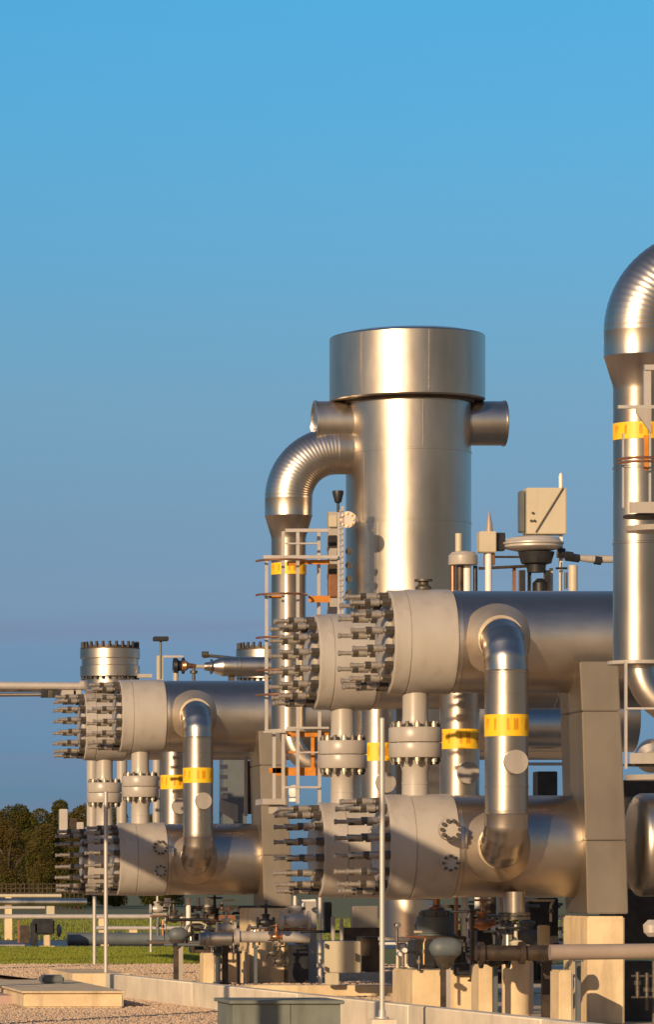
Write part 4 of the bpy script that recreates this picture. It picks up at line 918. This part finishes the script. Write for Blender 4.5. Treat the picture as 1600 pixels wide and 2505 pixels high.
M['blade'] = simple('grass_blades', (0.19, 0.20, 0.012), 0.7, 0, 0.2, 0.4, c2=(0.13, 0.16, 0.009))
M['stone'] = simple('pebbles', (0.52, 0.39, 0.28), 0.9, 0, 0.2, 3.0, c2=(0.40, 0.29, 0.21))
scatter('grass', 70000, frustum(1.785*G, 2.35*G, -120, 560, .012), M['blade'], blade, 5)
scatter('far_grass', 40000, frustum(2.74*G, 4.6*G, -120, 1500, .012), M['blade'], blade, 6)
def gravel_region(rnd):
    y = rnd.uniform(38, 92); x = (rnd.uniform(-150, 1100)+900)*y/G/200
    if x > wallx(y)-.03: return None
    if 5.6 < x < 7.15 and 62 < y < 75: return None
    return Vector((x, y, .006))
scatter('gravel_stones', 70000, gravel_region, M['stone'], stone, 8)
def gravel_far(rnd):
    y = rnd.uniform(60, 92.8); x = (rnd.uniform(-150, 1100)+900)*y/G/200
    if abs(x-wallx(y)-.12) < .18: return None
    if 5.6 < x < 7.15 and 62 < y < 75: return None
    return Vector((x, y, .006 if x < wallx(y) else .10))
def coarse(rnd, p, vs, fs):
    n0 = len(vs); stone(rnd, p, vs, fs)
    for i in range(n0, len(vs)): v = vs[i]; vs[i] = (p.x+(v[0]-p.x)*1.6, p.y+(v[1]-p.y)*1.6, p.z+(v[2]-p.z)*1.6)
scatter('far_gravel_stones', 45000, gravel_far, M['stone'], coarse, 9)
def leaf_mat():
    m, t, b = nmat('tree_foliage'); tcn = t.nodes.new('ShaderNodeTexCoord'); n = t.nodes.new('ShaderNodeTexNoise'); n.inputs['Scale'].default_value = .55; n.inputs['Detail'].default_value = 3
    t.links.new(tcn.outputs['Object'], n.inputs['Vector']); oi = t.nodes.new('ShaderNodeObjectInfo')
    ad = t.nodes.new('ShaderNodeMath'); ad.operation = 'ADD'; t.links.new(n.outputs[0], ad.inputs[0])
    ml = t.nodes.new('ShaderNodeMath'); ml.operation = 'MULTIPLY'; ml.inputs[1].default_value = .35; t.links.new(oi.outputs['Random'], ml.inputs[0]); t.links.new(ml.outputs[0], ad.inputs[1])
    cr = t.nodes.new('ShaderNodeValToRGB'); e = cr.color_ramp.elements; e[0].position = .35; e[0].color = (.075, .08, .02, 1); e[1].position = .95; e[1].color = (.17, .115, .04, 1)
    k = e.new(.62); k.color = (.12, .11, .028, 1)
    t.links.new(ad.outputs[0], cr.inputs[0]); t.links.new(cr.outputs[0], b.inputs['Base Color']); b.inputs['Roughness'].default_value = .8; b.inputs['Specular IOR Level'].default_value = .1
    tr = t.nodes.new('ShaderNodeBsdfTranslucent'); t.links.new(cr.outputs[0], tr.inputs[0]); ms = t.nodes.new('ShaderNodeMixShader'); ms.inputs[0].default_value = .45
    t.links.new(b.outputs[0], ms.inputs[1]); t.links.new(tr.outputs[0], ms.inputs[2]); t.links.new(ms.outputs[0], t.nodes['Material Output'].inputs[0])
    return m
M['leaf'] = leaf_mat()
def tree(label, px, top, s_, wpx, seed):
    rnd = random.Random(seed); base = P(px, 2173, s_); base.z = 0; H = P(px, top-34, s_).z; W = L(wpx, s_)/2
    t = thing('broadleaf_tree', label, 'tree', base, 'trees along the far edge of the site')
    mb = MB(); mb.tube([base, base+Z*H*.3+X*.1, base+Z*H*.7], [H*.035, H*.025, H*.008], 10)
    for k in range(6):
        a = rnd.random()*6.28; z0 = H*rnd.uniform(.2, .5); e = base+Z*(z0+H*.25)+Vector((math.cos(a), math.sin(a), 0))*W*.7
        mb.tube([base+Z*z0, (base+Z*z0+e)/2+Z*.2, e], [H*.014, H*.01, H*.004], 6)
    mb.build('trunk', M['bark'], t)
    bm = bmesh.new(); lobes = []; nrm = []
    for k in range(26):
        a = rnd.random()*6.28; h = rnd.uniform(.05, .78); rr_ = W*math.sqrt(max(.05, 1-((h-.40)/.55)**2))*rnd.uniform(.15, .75)
        lobes.append((Vector((math.cos(a)*rr_, math.sin(a)*rr_, H*h)), W*rnd.uniform(.34, .52)))
    lobes.append((Vector((0, 0, H*.78)), W*.42))
    n = 26000
    for k in range(n):
        c, r = rnd.choice(lobes); d = Vector((rnd.gauss(0, 1), rnd.gauss(0, 1), rnd.gauss(0, 1))).normalized()*r*rnd.uniform(.55, 1.08)**.6
        p = c + d*Vector((1, 1, .8)).length/1.62
        if p.z < .15: continue
        u = Vector((rnd.gauss(0, 1), rnd.gauss(0, 1), rnd.gauss(0, 1))).normalized(); v = u.orthogonal().normalized(); sz = rnd.uniform(.055, .12)*H/10
        vs = [bm.verts.new(p+u*sz), bm.verts.new(p+v*sz*.7), bm.verts.new(p-u*sz), bm.verts.new(p-v*sz*.7)]; bm.faces.new(vs)
    me = bpy.data.meshes.new('crown'); bm.to_mesh(me); bm.free(); me.materials.append(M['leaf'])
    o = bpy.data.objects.new('crown', me); col.objects.link(o); o.parent = t
    return t
for i, (lab, px, top, w, s_) in enumerate((
        ('low dark tree cut by the left edge of the photo', -20, 1985, 130, 7.6), ('second tree from the left edge, brownish', 48, 1962, 120, 8.0),
        ('bushy tree between the two highest crowns at left', 98, 1972, 110, 7.4), ('highest dark round crowned tree at left', 147, 1942, 95, 8.0),
        ('tree partly hidden behind the leftmost flanged pipe', 200, 1966, 120, 7.6), ('tree behind the pipes of the left unit', 285, 1975, 130, 8.0),
        ('low tree out in front of the dark woodland edge at left', 20, 2010, 110, 7.0), ('low tree below the highest crown at left', 120, 2020, 110, 6.9),
        ('low tree next to the leftmost lower flange', 190, 2030, 110, 6.9), ('tree seen through the gaps in the middle of the left unit', 390, 1990, 140, 8.0))):
    tree(lab, px, top, s_, w, 11+i)
